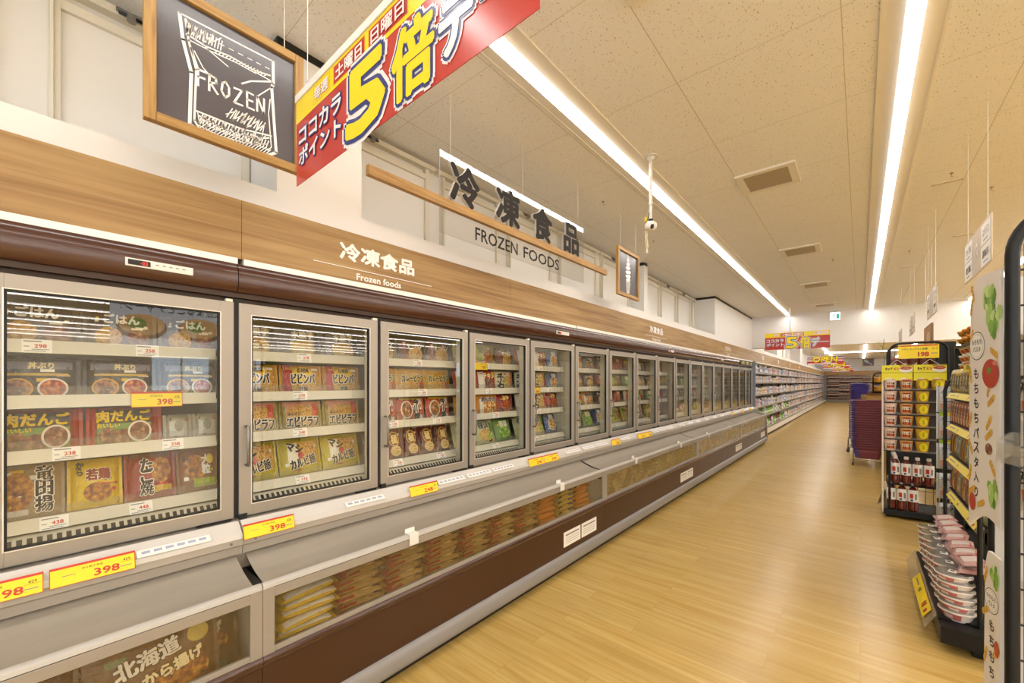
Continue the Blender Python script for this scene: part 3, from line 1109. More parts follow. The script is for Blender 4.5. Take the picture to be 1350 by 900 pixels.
kind('karaage', 'fried_chicken_bag', 'pale fried chicken bag with upright lettering', .20, .185, .055, '#9a8262', [('e', -.18, .5, .26, .36, 'fried'), ('t', '竜田揚', .24, .52, .25, '#14110f', 'v', {}, '#f3ece0'), ('r', -.2, .1, .4, .1, '#dcd6cb')])
kind('yellow_chicken', 'fried_chicken_bag', 'bright yellow chicken bag with red chopsticks', .17, .18, .05, '#d2b000', [('e', .05, .3, .3, .2, 'fried'), ('t', '若鶏', .05, .66, .2, '#8a2c2c', 'h', {}, '#f6eecb'), ('t', 'から', -.32, .8, .12, '#3a3020', 'v'), ('r', .3, .45, .3, .03, '#a52a1a')])
kind('takoyaki', 'octopus_ball_bag', 'red octopus ball bag with outlined lettering', .185, .18, .05, '#8c1c14', [('e', .22, .6, .22, .3, 'fried'), ('t', 'たこ焼', -.1, .48, .24, '#14110f', 'v', {'pitch': .95}, '#f4eee2'), ('r', 0, .93, .9, .09, '#6b3a2a'), ('r', .25, .2, .4, .12, '#c8a030')])
kind('green_pack', 'croquette_bag', 'brown bag with green and yellow corner', .17, .175, .045, '#7a4a24', [('e', -.1, .55, .3, .3, 'fried'), ('r', .15, .18, .6, .2, '#9fae2e'), ('t', '大粒', .2, .6, .2, '#efe7d6', 'v'), ('e', .32, .72, .1, .12, '#e2c32a')])
kind('clear_cup', 'clear_cup_pack', 'pale clear cup pack', .085, .11, .06, '#a7a394', [('r', 0, .5, .8, .5, '#bcb9ac'), ('e', 0, .6, .2, .2, '#8f8c7e')])
kind('gyoza', 'dumpling_bag', 'grey dumpling bag', .2, .15, .045, '#77777c', [('t', '水餃子', 0, .78, .22, '#e9e4da', 'h'), ('e', 0, .34, .34, .28, 'noodle'), ('r', .36, .5, .14, .9, '#4d4f58')])
kind('bibimbap', 'bibimbap_bag', 'yellow and red stone pot rice bag', .215, .155, .055, '#c08a16', [('r', -.38, .5, .2, .98, '#a62b24'), ('e', .0, .5, .33, .44, '#e3b722'), ('e', .3, .4, .17, .36, 'rice'), ('e', 0, .26, .3, .2, 'rice'), ('t', '石焼風', 0, .82, .12, '#2a2420', 'h'), ('t', 'ビビンバ', 0, .55, .27, '#14110f', 'h', {'w': .13}, '#f8f0dc'), ('t', '炒飯', 0, .22, .14, '#2a2420', 'h', {}, '#f2dca0')])
kind('pilaf', 'shrimp_pilaf_bag', 'pale pink shrimp pilaf bag', .215, .155, .055, '#c7a67c', [('r', 0, .82, .96, .3, '#d99a86'), ('e', 0, .66, .38, .2, 'rice'), ('r', .33, .7, .16, .4, '#c64a3a'), ('t', 'はくさい', -.22, .58, .09, '#3a2f22', 'h'), ('t', 'エビピラフ', 0, .32, .28, '#14110f', 'h', {'w': .175}, '#f6efdd')], side='#9c8a3a')
kind('kalbi', 'beef_rice_bag', 'yellow beef rice bag with slanted lettering', .225, .18, .05, '#b5a416', [('r', .06, .55, .78, .66, 'rice'), ('r', -.22, .55, .26, .6, '#e8e0cc'), ('t', 'マシ', -.16, .72, .2, '#14110f', 'h', {'rot': -.25}), ('t', 'カルビ飯', .02, .32, .24, '#14110f', 'h', {'rot': .18, 'w': .15}, '#f5ecd2'), ('e', -.02, .5, .08, .1, '#b03524')])
kind('chahan', 'fried_rice_bag', 'dark fried rice bag with white lettering', .2, .15, .05, '#5a4632', [('e', .1, .4, .3, .3, 'rice'), ('t', 'チャーハン', 0, .72, .2, '#efe8d8', 'h', {'w': .16}), ('r', -.36, .5, .16, .8, '#7a2a1a')])
kind('curry', 'curry_pilaf_bag', 'yellow curry pilaf bag', .205, .155, .05, '#c6981a', [('r', 0, .3, .92, .5, 'rice'), ('r', 0, .82, .96, .28, '#b98a1e'), ('t', 'カレーピラフ', 0, .6, .24, '#14110f', 'h', {'w': .175}, '#f7e9b5'), ('e', .34, .3, .12, .2, 'stew')])
kind('imagawa', 'filled_cake_bag', 'red and white round cake bag', .195, .15, .05, '#b54a2c', [('e', -.22, .5, .22, .36, '#f0e4cc'), ('e', -.22, .5, .19, .31, 'fried'), ('r', .24, .5, .36, .86, '#efe6d4'), ('t', '今川焼', .16, .5, .26, '#14110f', 'v', {'pitch': 1.0}), ('t', '大粒', .34, .5, .2, '#b03020', 'v'), ('r', 0, .94, .9, .08, '#c9b22a')])
kind('kiwami', 'noodle_pack', 'dark red gold-crested noodle pack', .13, .175, .045, '#5c211a', [('e', 0, .64, .34, .26, '#d6a93c'), ('e', 0, .64, .29, .22, '#6a1c14'), ('t', '極', 0, .64, .26, '#ecd08a', 'h'), ('e', .05, .24, .36, .17, '#e0c08a'), ('e', .05, .24, .3, .13, 'noodle')])
kind('potato', 'potato_bag', 'yellow-green potato bag', .2, .16, .06, '#c9b43a', [('e', .1, .45, .3, .3, 'fried'), ('t', 'えびグラタン', 0, .7, .18, '#2a2a1c', 'h', {'w': .15}), ('r', -.35, .5, .18, .8, '#7d9a34')])
kind('chicken', 'chicken_bag', 'orange-red chicken bag', .2, .15, .05, '#b8442a', [('e', .1, .36, .34, .3, 'meat'), ('r', -.3, .5, .3, .9, '#e2d8c4'), ('t', 'チキン', .12, .76, .22, '#f4e6b0', 'h'), ('r', .36, .84, .18, .2, '#e6c424')])
kind('chikichan', 'noodle_bag', 'white noodle bag with upright black lettering', .19, .155, .05, '#d2c6a6', [('e', .12, .42, .32, .34, 'noodle'), ('t', '千石', -.3, .5, .34, '#14110f', 'v', {'pitch': 1.0}), ('r', .38, .6, .14, .7, '#c8452a')])
kind('orange', 'stir_fry_bag', 'blue-lettered orange stir fry bag', .205, .15, .05, '#cf8a2a', [('e', .12, .42, .3, .32, 'mix'), ('t', 'あんかけ', 0, .78, .2, '#27356e', 'h', {}, '#f2e6c4'), ('r', -.36, .45, .16, .7, '#dfd6c0')])
kind('udon', 'noodle_bag', 'green and white vegetable noodle bag', .19, .175, .05, '#b9b58a', [('e', 0, .36, .38, .28, 'noodle'), ('t', '横浜', -.1, .76, .26, '#22301c', 'h', {}, '#f4f0dc'), ('r', .34, .66, .24, .4, '#5d8a36'), ('e', .25, .3, .14, .14, 'veg')])
kind('green_veg', 'vegetable_bag', 'green vegetable bag', .18, .165, .05, '#6f8a44', [('e', 0, .4, .36, .3, 'veg'), ('t', '野菜', 0, .76, .24, '#f2f0dc', 'h')])
kind('blue_fish', 'seafood_bag', 'blue seafood bag with plate picture', .175, .165, .05, '#2f4a7e', [('e', 0, .45, .36, .34, '#cfd6dc'), ('e', 0, .45, .3, .28, 'mix'), ('t', '海鮮', 0, .86, .18, '#f2ecd8', 'h')])
kind('black_ramen', 'noodle_bag', 'black and orange noodle bag', .18, .16, .05, '#2d2622', [('e', 0, .38, .38, .3, 'noodle'), ('e', .2, .66, .14, .16, '#cf5a22'), ('t', 'らーめん', -.04, .82, .16, '#efd9a0', 'h')])
kind('red_stew', 'stew_bag', 'red stew bag', .175, .16, .05, '#9a2a22', [('e', 0, .42, .36, .32, 'stew'), ('t', '旨辛', 0, .82, .2, '#f3dc8a', 'h')])
kind('pizza', 'pizza_pack', 'white pizza pack with tomato picture', .19, .165, .03, '#d8cfc0', [('e', 0, .48, .38, .4, '#d9a24c'), ('e', 0, .48, .34, .35, 'stew'), ('t', 'PIZZA', 0, .9, .12, '#b03020', 'h')])
kind('ice_pink', 'ice_cream_box', 'pink ice cream box', .13, .13, .06, '#c98f9c', [('e', 0, .4, .34, .3, '#efe2d8'), ('t', 'アイス', 0, .78, .2, '#6d2a4a', 'h')])
kind('ice_blue', 'ice_cream_box', 'pale blue ice cream box', .13, .13, .06, '#8aa3bd', [('e', 0, .4, .34, .3, '#f0ece4'), ('t', 'ソーダ', 0, .78, .2, '#26407a', 'h')])
kind('ice_mint', 'ice_cream_box', 'green tea ice cream box', .13, .13, .06, '#7f9b5e', [('e', 0, .4, .34, .3, 'veg'), ('t', '抹茶', 0, .78, .22, '#f2eed8', 'h')])
kind('ice_choc', 'ice_cream_box', 'brown chocolate ice cream box', .13, .13, .06, '#6b4632', [('e', 0, .4, .34, .3, 'meat'), ('t', 'チョコ', 0, .78, .2, '#f0dfc0', 'h')])
kind('ice_red', 'ice_cream_box', 'red and gold ice cream box', .13, .13, .06, '#a2453c', [('e', 0, .4, .34, .3, 'fried'), ('t', '最中', 0, .78, .22, '#f3e0a4', 'h')])


def place_pack(key, label, x, y, z, rz=R90, tilt=-.18, yaw=0.0, group=None, sc=(1, 1, 1)):
    k = PK[key]
    if k['proto'] is None:
        mb = pack_mb(k['w'], k['h'], k['t'], k['base'], k['decals'], side=k['side'])
        o = mb.obj(k['name'], smooth=60, fix=False)
        k['proto'] = o
    else:
        o = k['proto'].copy(); COL.objects.link(o)
    o.location = (x, y, z)
    o.rotation_euler = (tilt, 0, rz + yaw)
    o.scale = sc
    tag(o, label, 'frozen food' if 'box' not in k['name'] else 'ice cream', group)
    return o


SHELF = [('top shelf', 1.618), ('second shelf', 1.425), ('third shelf', 1.235), ('bottom shelf', 1.013)]
STOCK = {   # door number -> rows from top, each a list of packet kinds left to right
    0: [['gyudon', 'gyudon', 'gyudon'], ['foil', 'foil', 'foil'], ['meatball', 'meatball', 'clear_cup', 'clear_cup'], ['karaage', 'yellow_chicken', 'takoyaki', 'green_pack']],
    1: [['gyoza', 'gyoza', 'gyoza'], ['bibimbap', 'bibimbap', 'bibimbap'], ['pilaf', 'pilaf', 'pilaf'], ['kalbi', 'kalbi', 'kalbi']],
    2: [['chahan', 'chahan', 'chahan'], ['curry', 'curry', 'curry'], ['imagawa', 'imagawa', 'imagawa'], ['kiwami', 'kiwami', 'kiwami', 'kiwami', 'kiwami']],
    3: [['potato', 'potato', 'chahan'], ['chicken', 'chicken', 'chikichan'], ['orange', 'orange', 'red_stew'], ['udon', 'udon', 'green_veg']],
    4: [['chicken', 'chicken', 'blue_fish'], ['chikichan', 'chikichan', 'blue_fish'], ['pizza', 'chikichan', 'red_stew'], ['udon', 'udon', 'blue_fish']],
    5: [['black_ramen', 'black_ramen', 'foil'], ['red_stew', 'orange', 'black_ramen'], ['udon', 'black_ramen', 'orange'], ['red_stew', 'blue_fish', 'green_veg']],
    6: [['black_ramen', 'foil', 'red_stew'], ['red_stew', 'black_ramen', 'potato'], ['black_ramen', 'orange', 'red_stew'], ['blue_fish', 'green_veg', 'potato']],
    7: [['meatball', 'black_ramen', 'chicken'], ['green_veg', 'chicken', 'orange'], ['pizza', 'red_stew', 'potato'], ['potato', 'orange', 'kalbi']],
    8: [['foil', 'chicken', 'pizza'], ['black_ramen', 'red_stew', 'udon'], ['green_veg', 'udon', 'pizza'], ['potato', 'kalbi', 'curry']],
}
ICE = ['ice_pink', 'ice_blue', 'ice_mint', 'ice_choc', 'ice_red']
for n in range(9, 17):
    rr = random.Random(n * 5)
    rows = []
    for r in range(4):
        a = rr.choice(ICE); c = rr.choice(ICE)
        rows.append([a, a, c, c])
    STOCK[n] = rows
for n, rows in STOCK.items():
    y0 = FY0 + DW * (n - 1) + .02
    span = DW - .035
    for r, row in enumerate(rows):
        tot = sum(PK[k]['w'] + .028 for k in row)
        s = min(1.0, span / tot)
        gap = max(0, (span - tot * s)) / (len(row))
        y = y0
        cnt = {}
        for i, k in enumerate(row):
            w = (PK[k]['w'] + .028) * s
            y += gap / 2
            cx = y + w / 2
            y += w + gap / 2
            tall = [.185, .165, .165, .19][r]
            sz = min(1.12, tall / PK[k]['h'])
            place_pack(k, '%s, %s on the %s behind %s freezer door' % (PK[k]['label'], ORD[i], SHELF[r][0], ORD[n]),
                       FX - .15 - PK[k]['t'] / 2 - rnd.uniform(0, .008), cx, SHELF[r][1] + .002, tilt=-rnd.uniform(.1, .2) if r < 3 else -.3, yaw=rnd.uniform(-.04, .04), group='packets on freezer shelves', sc=(s * .99, 1, sz))

# ------------------------------------------------------------------ price cards
def card_mesh(kindname, price, was='429'):
    b = MB()
    if kindname == 'yellow':
        w, h = .205, .062
        b.box(-w / 2, w / 2, 0, .0012, -h / 2, h / 2, 'yellow')
        b.rect(0, h * .44, w, h * .12, 'red', -.0004)
        for x0, ww in ((-w / 2 + .001, .002), (w / 2 - .001, .002)):
            b.rect(x0, 0, ww, h, 'red', -.0004)
        b.rect(0, -h / 2 + .001, w, .002, 'red', -.0004)
        b.text(price, .03, -.010, .022, 'red', -.0008, bold=.03, w=.062)
        b.text('からあげ 弁当', -.005, .013, .0075, 'ink', -.0008, bold=.01)
        b.text(was, .08, .009, .009, 'ink', -.0008, bold=.005)
        b.rect(.08, .002, .035, .0008, 'ink', -.0008); b.rect(.078, -.012, .03, .003, 'grey_ink', -.0008); b.rect(-.06, 0.0, .03, .002, 'grey_ink', -.0008)
    else:
        w, h = .07, .046
        b.box(-w / 2, w / 2, 0, .001, -h / 2, h / 2, 'paper')
        b.text(price, .008, 0, .013, 'red', -.0007, bold=.03, w=.028)
        b.rect(-.01, .016, .042, .004, 'grey_ink', -.0006); b.rect(.008, -.012, .04, .0025, 'grey_ink', -.0006); b.rect(-.004, -.018, .05, .002, ink('#4a5a8a'), -.0006); b.rect(-.024, -.002, .012, .003, 'grey_ink', -.0006)
    return b


CARD = {}


def card(kindname, price, label, loc, rz=R90, tilt=0.0, sc=1.0, group='price cards', width=None):
    k = (kindname, price)
    if k not in CARD:
        o = card_mesh(kindname, price).obj('price_card', fix=False)
        CARD[k] = o
    else:
        o = CARD[k].copy(); COL.objects.link(o)
    o.location = loc; o.rotation_euler = (tilt, 0, rz)
    o.scale = (sc if width is None else width / .205, 1, sc)
    tag(o, label, 'price card', group)
    return o


# on the ledge below the doors: (Y centre, price, wording)
LX, LZ = FX + .0995, .866
led = [(-.075, '398', 'yellow 398 price card cut off by the picture edge'), (.142, '398', 'yellow 398 price card on the ledge under the first freezer door'), (.685, '398', 'yellow 398 price card on the ledge at the seam before the second freezer door'),
       (1.525, '248', 'yellow 248 price card on the ledge under the third freezer door'), (2.64, '248', 'yellow price card on the ledge under the fourth freezer door, first of a joined pair'), (2.85, '398', 'yellow price card on the ledge under the fourth freezer door, second of a joined pair'),
       (4.05, '298', 'single yellow price card on the ledge under the sixth freezer door'), (4.72, '298', 'yellow price card on the ledge at the seventh freezer door, first of a joined pair'), (4.93, '248', 'yellow price card on the ledge at the seventh freezer door, second of a joined pair'),
       (9.3, '298', 'small far yellow price card on the ledge under the thirteenth freezer door'), (10.2, '298', 'small far yellow price card on the ledge under the fourteenth freezer door'), (11.1, '298', 'small far yellow price card on the ledge under the sixteenth freezer door')]
for y, p, lab in led:
    card('yellow', p, lab, (LX, y, LZ), tilt=-.28, group='yellow cards on the freezer ledge')
strip = MB(); strip.box(-.11, .11, 0, .001, -.016, .016, 'paper')
for q in range(6):
    strip.rect(-.085 + .034 * q, .002, .024, .012, ink('#a9abc6'), -.0005)
so = strip.obj('paper_strip', fix=False)
for i, y in enumerate([.36, 1.15, 1.75, 2.0, 2.25, 3.2, 3.5, 3.75, 4.3, 5.2, 5.45, 5.7, 6.2, 6.6, 7.0, 7.5, 8.0, 8.5]):
    o = so if i == 0 else so.copy()
    if i:
        COL.objects.link(o)
    o.location = (FX + .0885, y, .876); o.rotation_euler = (-.95, 0, R90)
    tag(o, 'white paper label strip on the freezer ledge, %s one along the run' % ORD[i], 'label strip', 'paper strips on the freezer ledge')
# inside, on the shelf rails
RAILZ = [1.627, 1.434, 1.244, 1.004]
INS = {0: [(0, .13, '298'), (0, .42, '258'), (2, .20, '238'), (2, .50, '258'), (3, .17, '438'), (3, .40, '448')], 1: [(0, .33, '278'), (1, .31, '298'), (2, .31, '248'), (3, .32, '378')],
       2: [(0, .34, '298'), (1, .38, '198'), (2, .16, '178'), (2, .50, '178'), (3, .19, '428'), (3, .53, '428')]}
for n in range(3, 13):
    rr = random.Random(n)
    INS[n] = [(r, rr.uniform(.2, .5), rr.choice(['298', '198', '248', '378'])) for r in range(4)]
for n, L in INS.items():
    seen = {}
    for r, dx, p in L:
        j = seen.get(r, 0); seen[r] = j + 1
        extra = ' beside another' if sum(1 for a in L if a[0] == r) > 1 else ''
        pre = 'white %s price card' % p if sum(1 for a in L if a[0] == r) == 1 else '%s white %s price card' % (ORD[j], p)
        card('white', p, '%s on the %s rail behind the %s freezer door' % (pre, SHELF[r][0].replace(' shelf', '-shelf'), ORD[n]),
             (FX - (.1 if r < 3 else .094), FY0 + DW * (n - 1) + dx, RAILZ[r]), tilt=-.12 if r < 3 else -.5, group='white cards inside the freezers')
for n, r, dx, p, w in [(0, 1, .45, '398', .16), (4, 1, .2, '348', .13), (3, 0, .22, '198', .13), (6, 0, .12, '298', .1), (6, 1, .12, '298', .1), (6, 3, .12, '298', .1)]:
    card('yellow', p, 'yellow %s price card on the %s rail behind the %s freezer door' % (p, SHELF[r][0].replace(' shelf', '-shelf'), ORD[n]), (FX - .094, FY0 + DW * (n - 1) + dx, RAILZ[r] - .002), tilt=-.1, width=w, group='yellow cards inside the freezers')

# notice sheets on the brown front, clips on the top rail
b = MB(); b.box(-.125, .125, 0, .002, -.058, .058, 'paper'); b.rect(0, .03, .2, .012, 'grey_ink', -.0005)
for q in range(3):
    b.rect(0, .005 - .018 * q, .19, .003, 'grey_ink', -.0005)
ns = b.obj('notice_sheet', fix=False)
for i, (y, z) in enumerate([(2.835, .262), (3.105, .262), (5.58, .262), (5.84, .262), (8.66, .262), (8.92, .262), (11.2, .262), (11.46, .262)]):
    o = ns if i == 0 else ns.copy()
    if i:
        COL.objects.link(o)
    o.location = (FX + .3132, y, z); o.rotation_euler = (0, 0, R90)
    tag(o, '%s white notice sheet of the %s pair on the brown freezer front' % (['left-hand', 'right-hand'][i % 2], ORD[i // 2]), 'notice', 'notice sheets on the freezer front')
cl = MB(); cl.box(-.028, .028, -.318, -.280, .714, .718, 'white_plastic'); cl.box(-.028, .028, -.322, -.318, .66, .718, 'white_plastic'); cl.box(-.03, .03, -.284, -.280, .70, .738, 'white_plastic')
co = cl.obj('sign_clip', bevel=.002)
for i, y in enumerate([1.29, 2.68, 4.06, 5.45, 6.75, 8.1, 9.4, 10.7]):
    o = co if i == 0 else co.copy()
    if i:
        COL.objects.link(o)
    o.location = (FX, y, 0); o.rotation_euler = (0, 0, R90)
    tag(o, 'white plastic sign clip on the chest rail, %s one along the run' % ORD[i], 'clip', 'clips on the chest rail')

# ------------------------------------------------------------------ packs lying in the chests
kind('noodle_flat', 'frozen_noodle_pack', 'red-ended noodle pack', .235, .17, .046, '#98773f', [('r', -.33, .5, .34, .98, '#8e2a20'), ('e', -.36, .5, .07, .1, '#e8dccb'), ('e', .12, .5, .3, .42, 'noodle'), ('t', '玉うどん', .04, .42, .22, '#e9e2d4', 'h', {}, '#8a3a28')])
kind('yellow_flat', 'frozen_noodle_pack', 'yellow noodle pack', .235, .17, .042, '#cfae28', [('e', .0, .55, .34, .36, 'fried'), ('r', 0, .12, .9, .18, '#d8d3c4'), ('t', 'ちゃんぽん', 0, .8, .2, '#3a2c14', 'h')])
kind('orange_flat', 'gratin_pack', 'orange gratin pack', .225, .165, .045, '#c27a2a', [('e', 0, .5, .36, .36, 'stew'), ('t', 'グラタン', 0, .8, .18, '#2b3d7a', 'h', {}, '#efe3c8')])
kind('blue_flat', 'gratin_pack', 'blue-yellow gratin pack', .225, .165, .045, '#b59a44', [('r', .3, .5, .3, .9, '#4f5b96'), ('e', -.08, .5, .32, .36, 'fried'), ('t', 'ドリア', 0, .82, .18, '#efe3c8', 'h')])
kind('purple_bag', 'sausage_bag', 'brown-purple sausage bag', .34, .30, .07, '#5a3a20', [('e', -.22, .24, .26, .22, '#6b4a72'), ('e', .2, .22, .2, .16, '#4a3222'), ('e', .24, .66, .2, .2, 'fried'), ('e', -.3, .72, .14, .16, 'fried'), ('r', .1, .40, .7, .05, '#8a6a3a'), ('t', 'じゃがいも', -.04, .62, .15, '#efe8da', 'h', {'rot': .25}, '#3a2416'), ('t', '皮つき', .12, .30, .10, '#e8dfc8', 'h', {'rot': .25}), ('e', -.05, .86, .12, .06, '#c9a545')])
kind('gold_bag', 'potato_snack_bag', 'gold-brown potato snack bag', .34, .30, .07, '#6e4c20', [('e', .26, .42, .16, .18, 'fried'), ('e', -.05, .36, .16, .14, 'fried'), ('e', -.3, .3, .14, .18, 'veg'), ('r', 0, .12, .8, .08, '#6b7a4a'), ('t', '北海道', -.08, .72, .16, '#efe8da', 'h', {'rot': .2}, '#3a2a18'), ('t', 'から揚げ', .12, .54, .12, '#efe0b0', 'h', {'rot': .2}, '#4a2c14'), ('e', .34, .8, .1, .1, '#c9b24a')])


def lie(key, label, y, z, x=-1.905, tilt=0.0, yaw=0.0):
    """packet lying flat, its foot edge towards the glass"""
    return place_pack(key, label, x, y, z, tilt=-PI / 2 + tilt, yaw=yaw, group='packs lying in the freezer chests')


FRONT_X = -1.797
ysn = .80
col = 0
seqs = [('yellow_flat', 1, 8)] + [('noodle_flat', 6, 9)] + [('orange_flat', 1, 9), ('blue_flat', 1, 8), ('orange_flat', 1, 9)]
y = .665 + .12
c = 0
for key, ncol, nlay in seqs:
    for q in range(ncol):
        c += 1
        if y > 3.25:
            break
        for L in range(nlay):
            z = .32 + .038 * L + .004
            lie(key, '%s in the second chest, layer %s of the %s stack' % (PK[key]['label'], ['one', 'two', 'three', 'four', 'five', 'six', 'seven', 'eight', 'nine'][L], ORD[c - 1]),
                y + rnd.uniform(-.014, .014), z + .003 * rnd.random(), FRONT_X - .01 - rnd.uniform(0, .02), tilt=rnd.uniform(-.02, .12), yaw=rnd.uniform(-.12, .12))
        y += .257
# the nearest chest: big bags leaning on the glass
for i, (key, yy) in enumerate([('purple_bag', -.45), ('purple_bag', -.08), ('gold_bag', .29)]):
    place_pack(key, '%s leaning in the nearest chest, %s from the seam' % (PK[key]['label'], ['third', 'second', 'first'][i]), -1.845, yy, .335, tilt=-.25, yaw=.03, group='packs lying in the freezer chests')
for i, (key, yy) in enumerate([('gold_bag', -.3), ('purple_bag', .08), ('gold_bag', .38)]):
    place_pack(key, '%s in the rear row of the nearest chest, %s from the seam' % (PK[key]['label'], ['third', 'second', 'first'][i]), -1.965, yy, .335, tilt=-.3, yaw=-.05, group='packs lying in the freezer chests')
for u, keys in ((2, ['noodle_flat', 'yellow_flat']), (3, ['orange_flat', 'yellow_flat']), (4, ['yellow_flat', 'blue_flat'])):
    for q in range(10):
        key = keys[(q // 5) % 2]
        for L in range(7):
            lie(key, '%s behind frost in the %s chest, layer %s of the %s stack' % (PK[key]['label'], ORD[u], ['one', 'two', 'three', 'four', 'five', 'six', 'seven'][L], ORD[q]),
                FY0 + UL * (u - 1) + .19 + .267 * q, .322 + .042 * L, FRONT_X - .02 - rnd.uniform(0, .02), yaw=rnd.uniform(-.06, .06))

# ------------------------------------------------------------------ lettering on the fascia
def fascia(y, big, small, label, w=.465):
    t = thing('fascia_lettering', label, 'lettering', (-2.083, y, 0), R90, 'white lettering on the oak fascia')
    b = MB(); b.text(big, 0, 2.196, .088, 'chalk', -.003, bold=.045, w=w); b.obj('main_lettering', t, fix=False)
    b = MB(); b.box(-.37, .37, -.003, 0, 2.110, 2.1135, 'chalk'); b.obj('underline', t)
    b = MB(); b.text(small, 0, 2.075, .034, 'chalk', -.003, bold=.025, w=.28 if len(small) > 9 else None); b.obj('small_lettering', t, fix=False)


fascia(1.287, '冷凍食品', 'Frozen foods', 'white frozen food lettering on the oak fascia above the second freezer door')
fascia(5.44, '冷凍食品', 'Frozen foods', 'white frozen food lettering on the oak fascia, second one down the aisle')
fascia(9.35, 'アイスクリーム', 'Ice cream', 'white ice cream lettering on the oak fascia near the freezer end')
for i, (y, s) in enumerate([(13.3, '日用品'), (16.2, '洗剤'), (19.2, '台所'), (22.5, '紙製品')]):
    t = thing('fascia_lettering', 'small far white lettering on the fascia above the household shelves, %s past the freezers' % ORD[i], 'lettering', (-2.083, y, 0), R90, 'far white lettering on the oak fascia')
    b = MB(); b.text(s, 0, 2.19, .11, 'chalk', -.003, bold=.04); b.obj('main_characters', t, fix=False)
    b = MB(); b.box(-.2, .2, -.003, 0, 2.09, 2.094, 'chalk'); b.obj('underline', t)


# ------------------------------------------------------------------ hanging chalk pictures
def picture(y, zc, w, h, label, draw):
    t = thing('framed_picture', label, 'picture', (-1.9, y, zc), R90)
    f = MB()
    k = .034
    for x0, x1, z0, z1 in ((-w / 2, -w / 2 + k, -h / 2, h / 2), (w / 2 - k, w / 2, -h / 2, h / 2), (-w / 2 + k, w / 2 - k, -h / 2, -h / 2 + k), (-w / 2 + k, w / 2 - k, h / 2 - k, h / 2)):
        f.box(x0, x1, -.012, .018, z0, z1, 'frame_oak_v' if z1 - z0 > x1 - x0 else 'frame_oak')
    f.obj('picture_frame', t, bevel=.002)
    p = MB(); p.box(-w / 2 + k - .004, w / 2 - k + .004, .004, .012, -h / 2 + k - .004, h / 2 - k + .004, 'chalkboard')
    po = p.obj('chalk_panel', t)
    d = MB(); draw(d); d.obj('chalk_drawing', po, fix=False)
    wires(t, 'hanging_wire', [[(x, .003, h / 2 - .005), (x, .003, CZ - zc)] for x in (-w * .36, w * .36)], .0018, 'white_plastic')


STK = {'top2': [(-0.147, 0.11), (-0.089, 0.101), (-0.007, 0.111), (0.072, 0.104), (0.136, 0.117)], 'top3': [(-0.14, 0.093), (-0.074, 0.092), (0.016, 0.098), (0.081, 0.095)],
       'hatch': [(-0.144, 0.159), (-0.147, 0.119), (-0.13, 0.159), (-0.137, 0.108), (-0.11, 0.16), (-0.12, 0.107), (-0.089, 0.161), (-0.096, 0.109), (-0.063, 0.165), (-0.074, 0.123), (-0.038, 0.164)],
       'fold1': [(-0.134, 0.068), (-0.11, -0.002), (-0.074, 0.001)], 'fold1b': [(-0.123, 0.062), (-0.096, 0.014), (-0.078, 0.0)], 'fold2': [(-0.089, 0.096), (-0.015, 0.066)],
       'fr1': [(0.032, 0.025), (0.064, 0.053), (0.145, 0.096)], 'fr2': [(0.145, 0.074), (0.089, 0.005)], 'fr3': [(0.081, 0.099), (0.145, 0.096)], 'right2': [(0.136, 0.016), (0.13, -0.045), (0.141, -0.184), (0.127, -0.204)],
       'bot1': [(-0.113, -0.21), (-0.045, -0.221), (0.048, -0.208), (0.127, -0.178)], 'bot2': [(-0.117, -0.16), (-0.045, -0.159), (0.032, -0.158), (0.141, -0.137)], 'bot3': [(-0.11, -0.174), (-0.03, -0.188), (0.081, -0.173), (0.132, -0.149)],
       'hb': [(-0.113, -0.163), (-0.106, -0.206), (-0.089, -0.163), (-0.085, -0.205), (-0.06, -0.162), (-0.056, -0.209), (-0.026, -0.159), (-0.026, -0.208), (0.008, -0.156), (0.008, -0.206), (0.044, -0.153), (0.044, -0.203), (0.081, -0.149), (0.081, -0.196), (0.119, -0.146)],
       'hr': [(-0.023, -0.126), (0.016, -0.093), (0.0, -0.137), (0.052, -0.084), (0.028, -0.137), (0.076, -0.086), (0.048, -0.146), (0.097, -0.089), (0.081, -0.144), (0.114, -0.1), (0.106, -0.152)]}


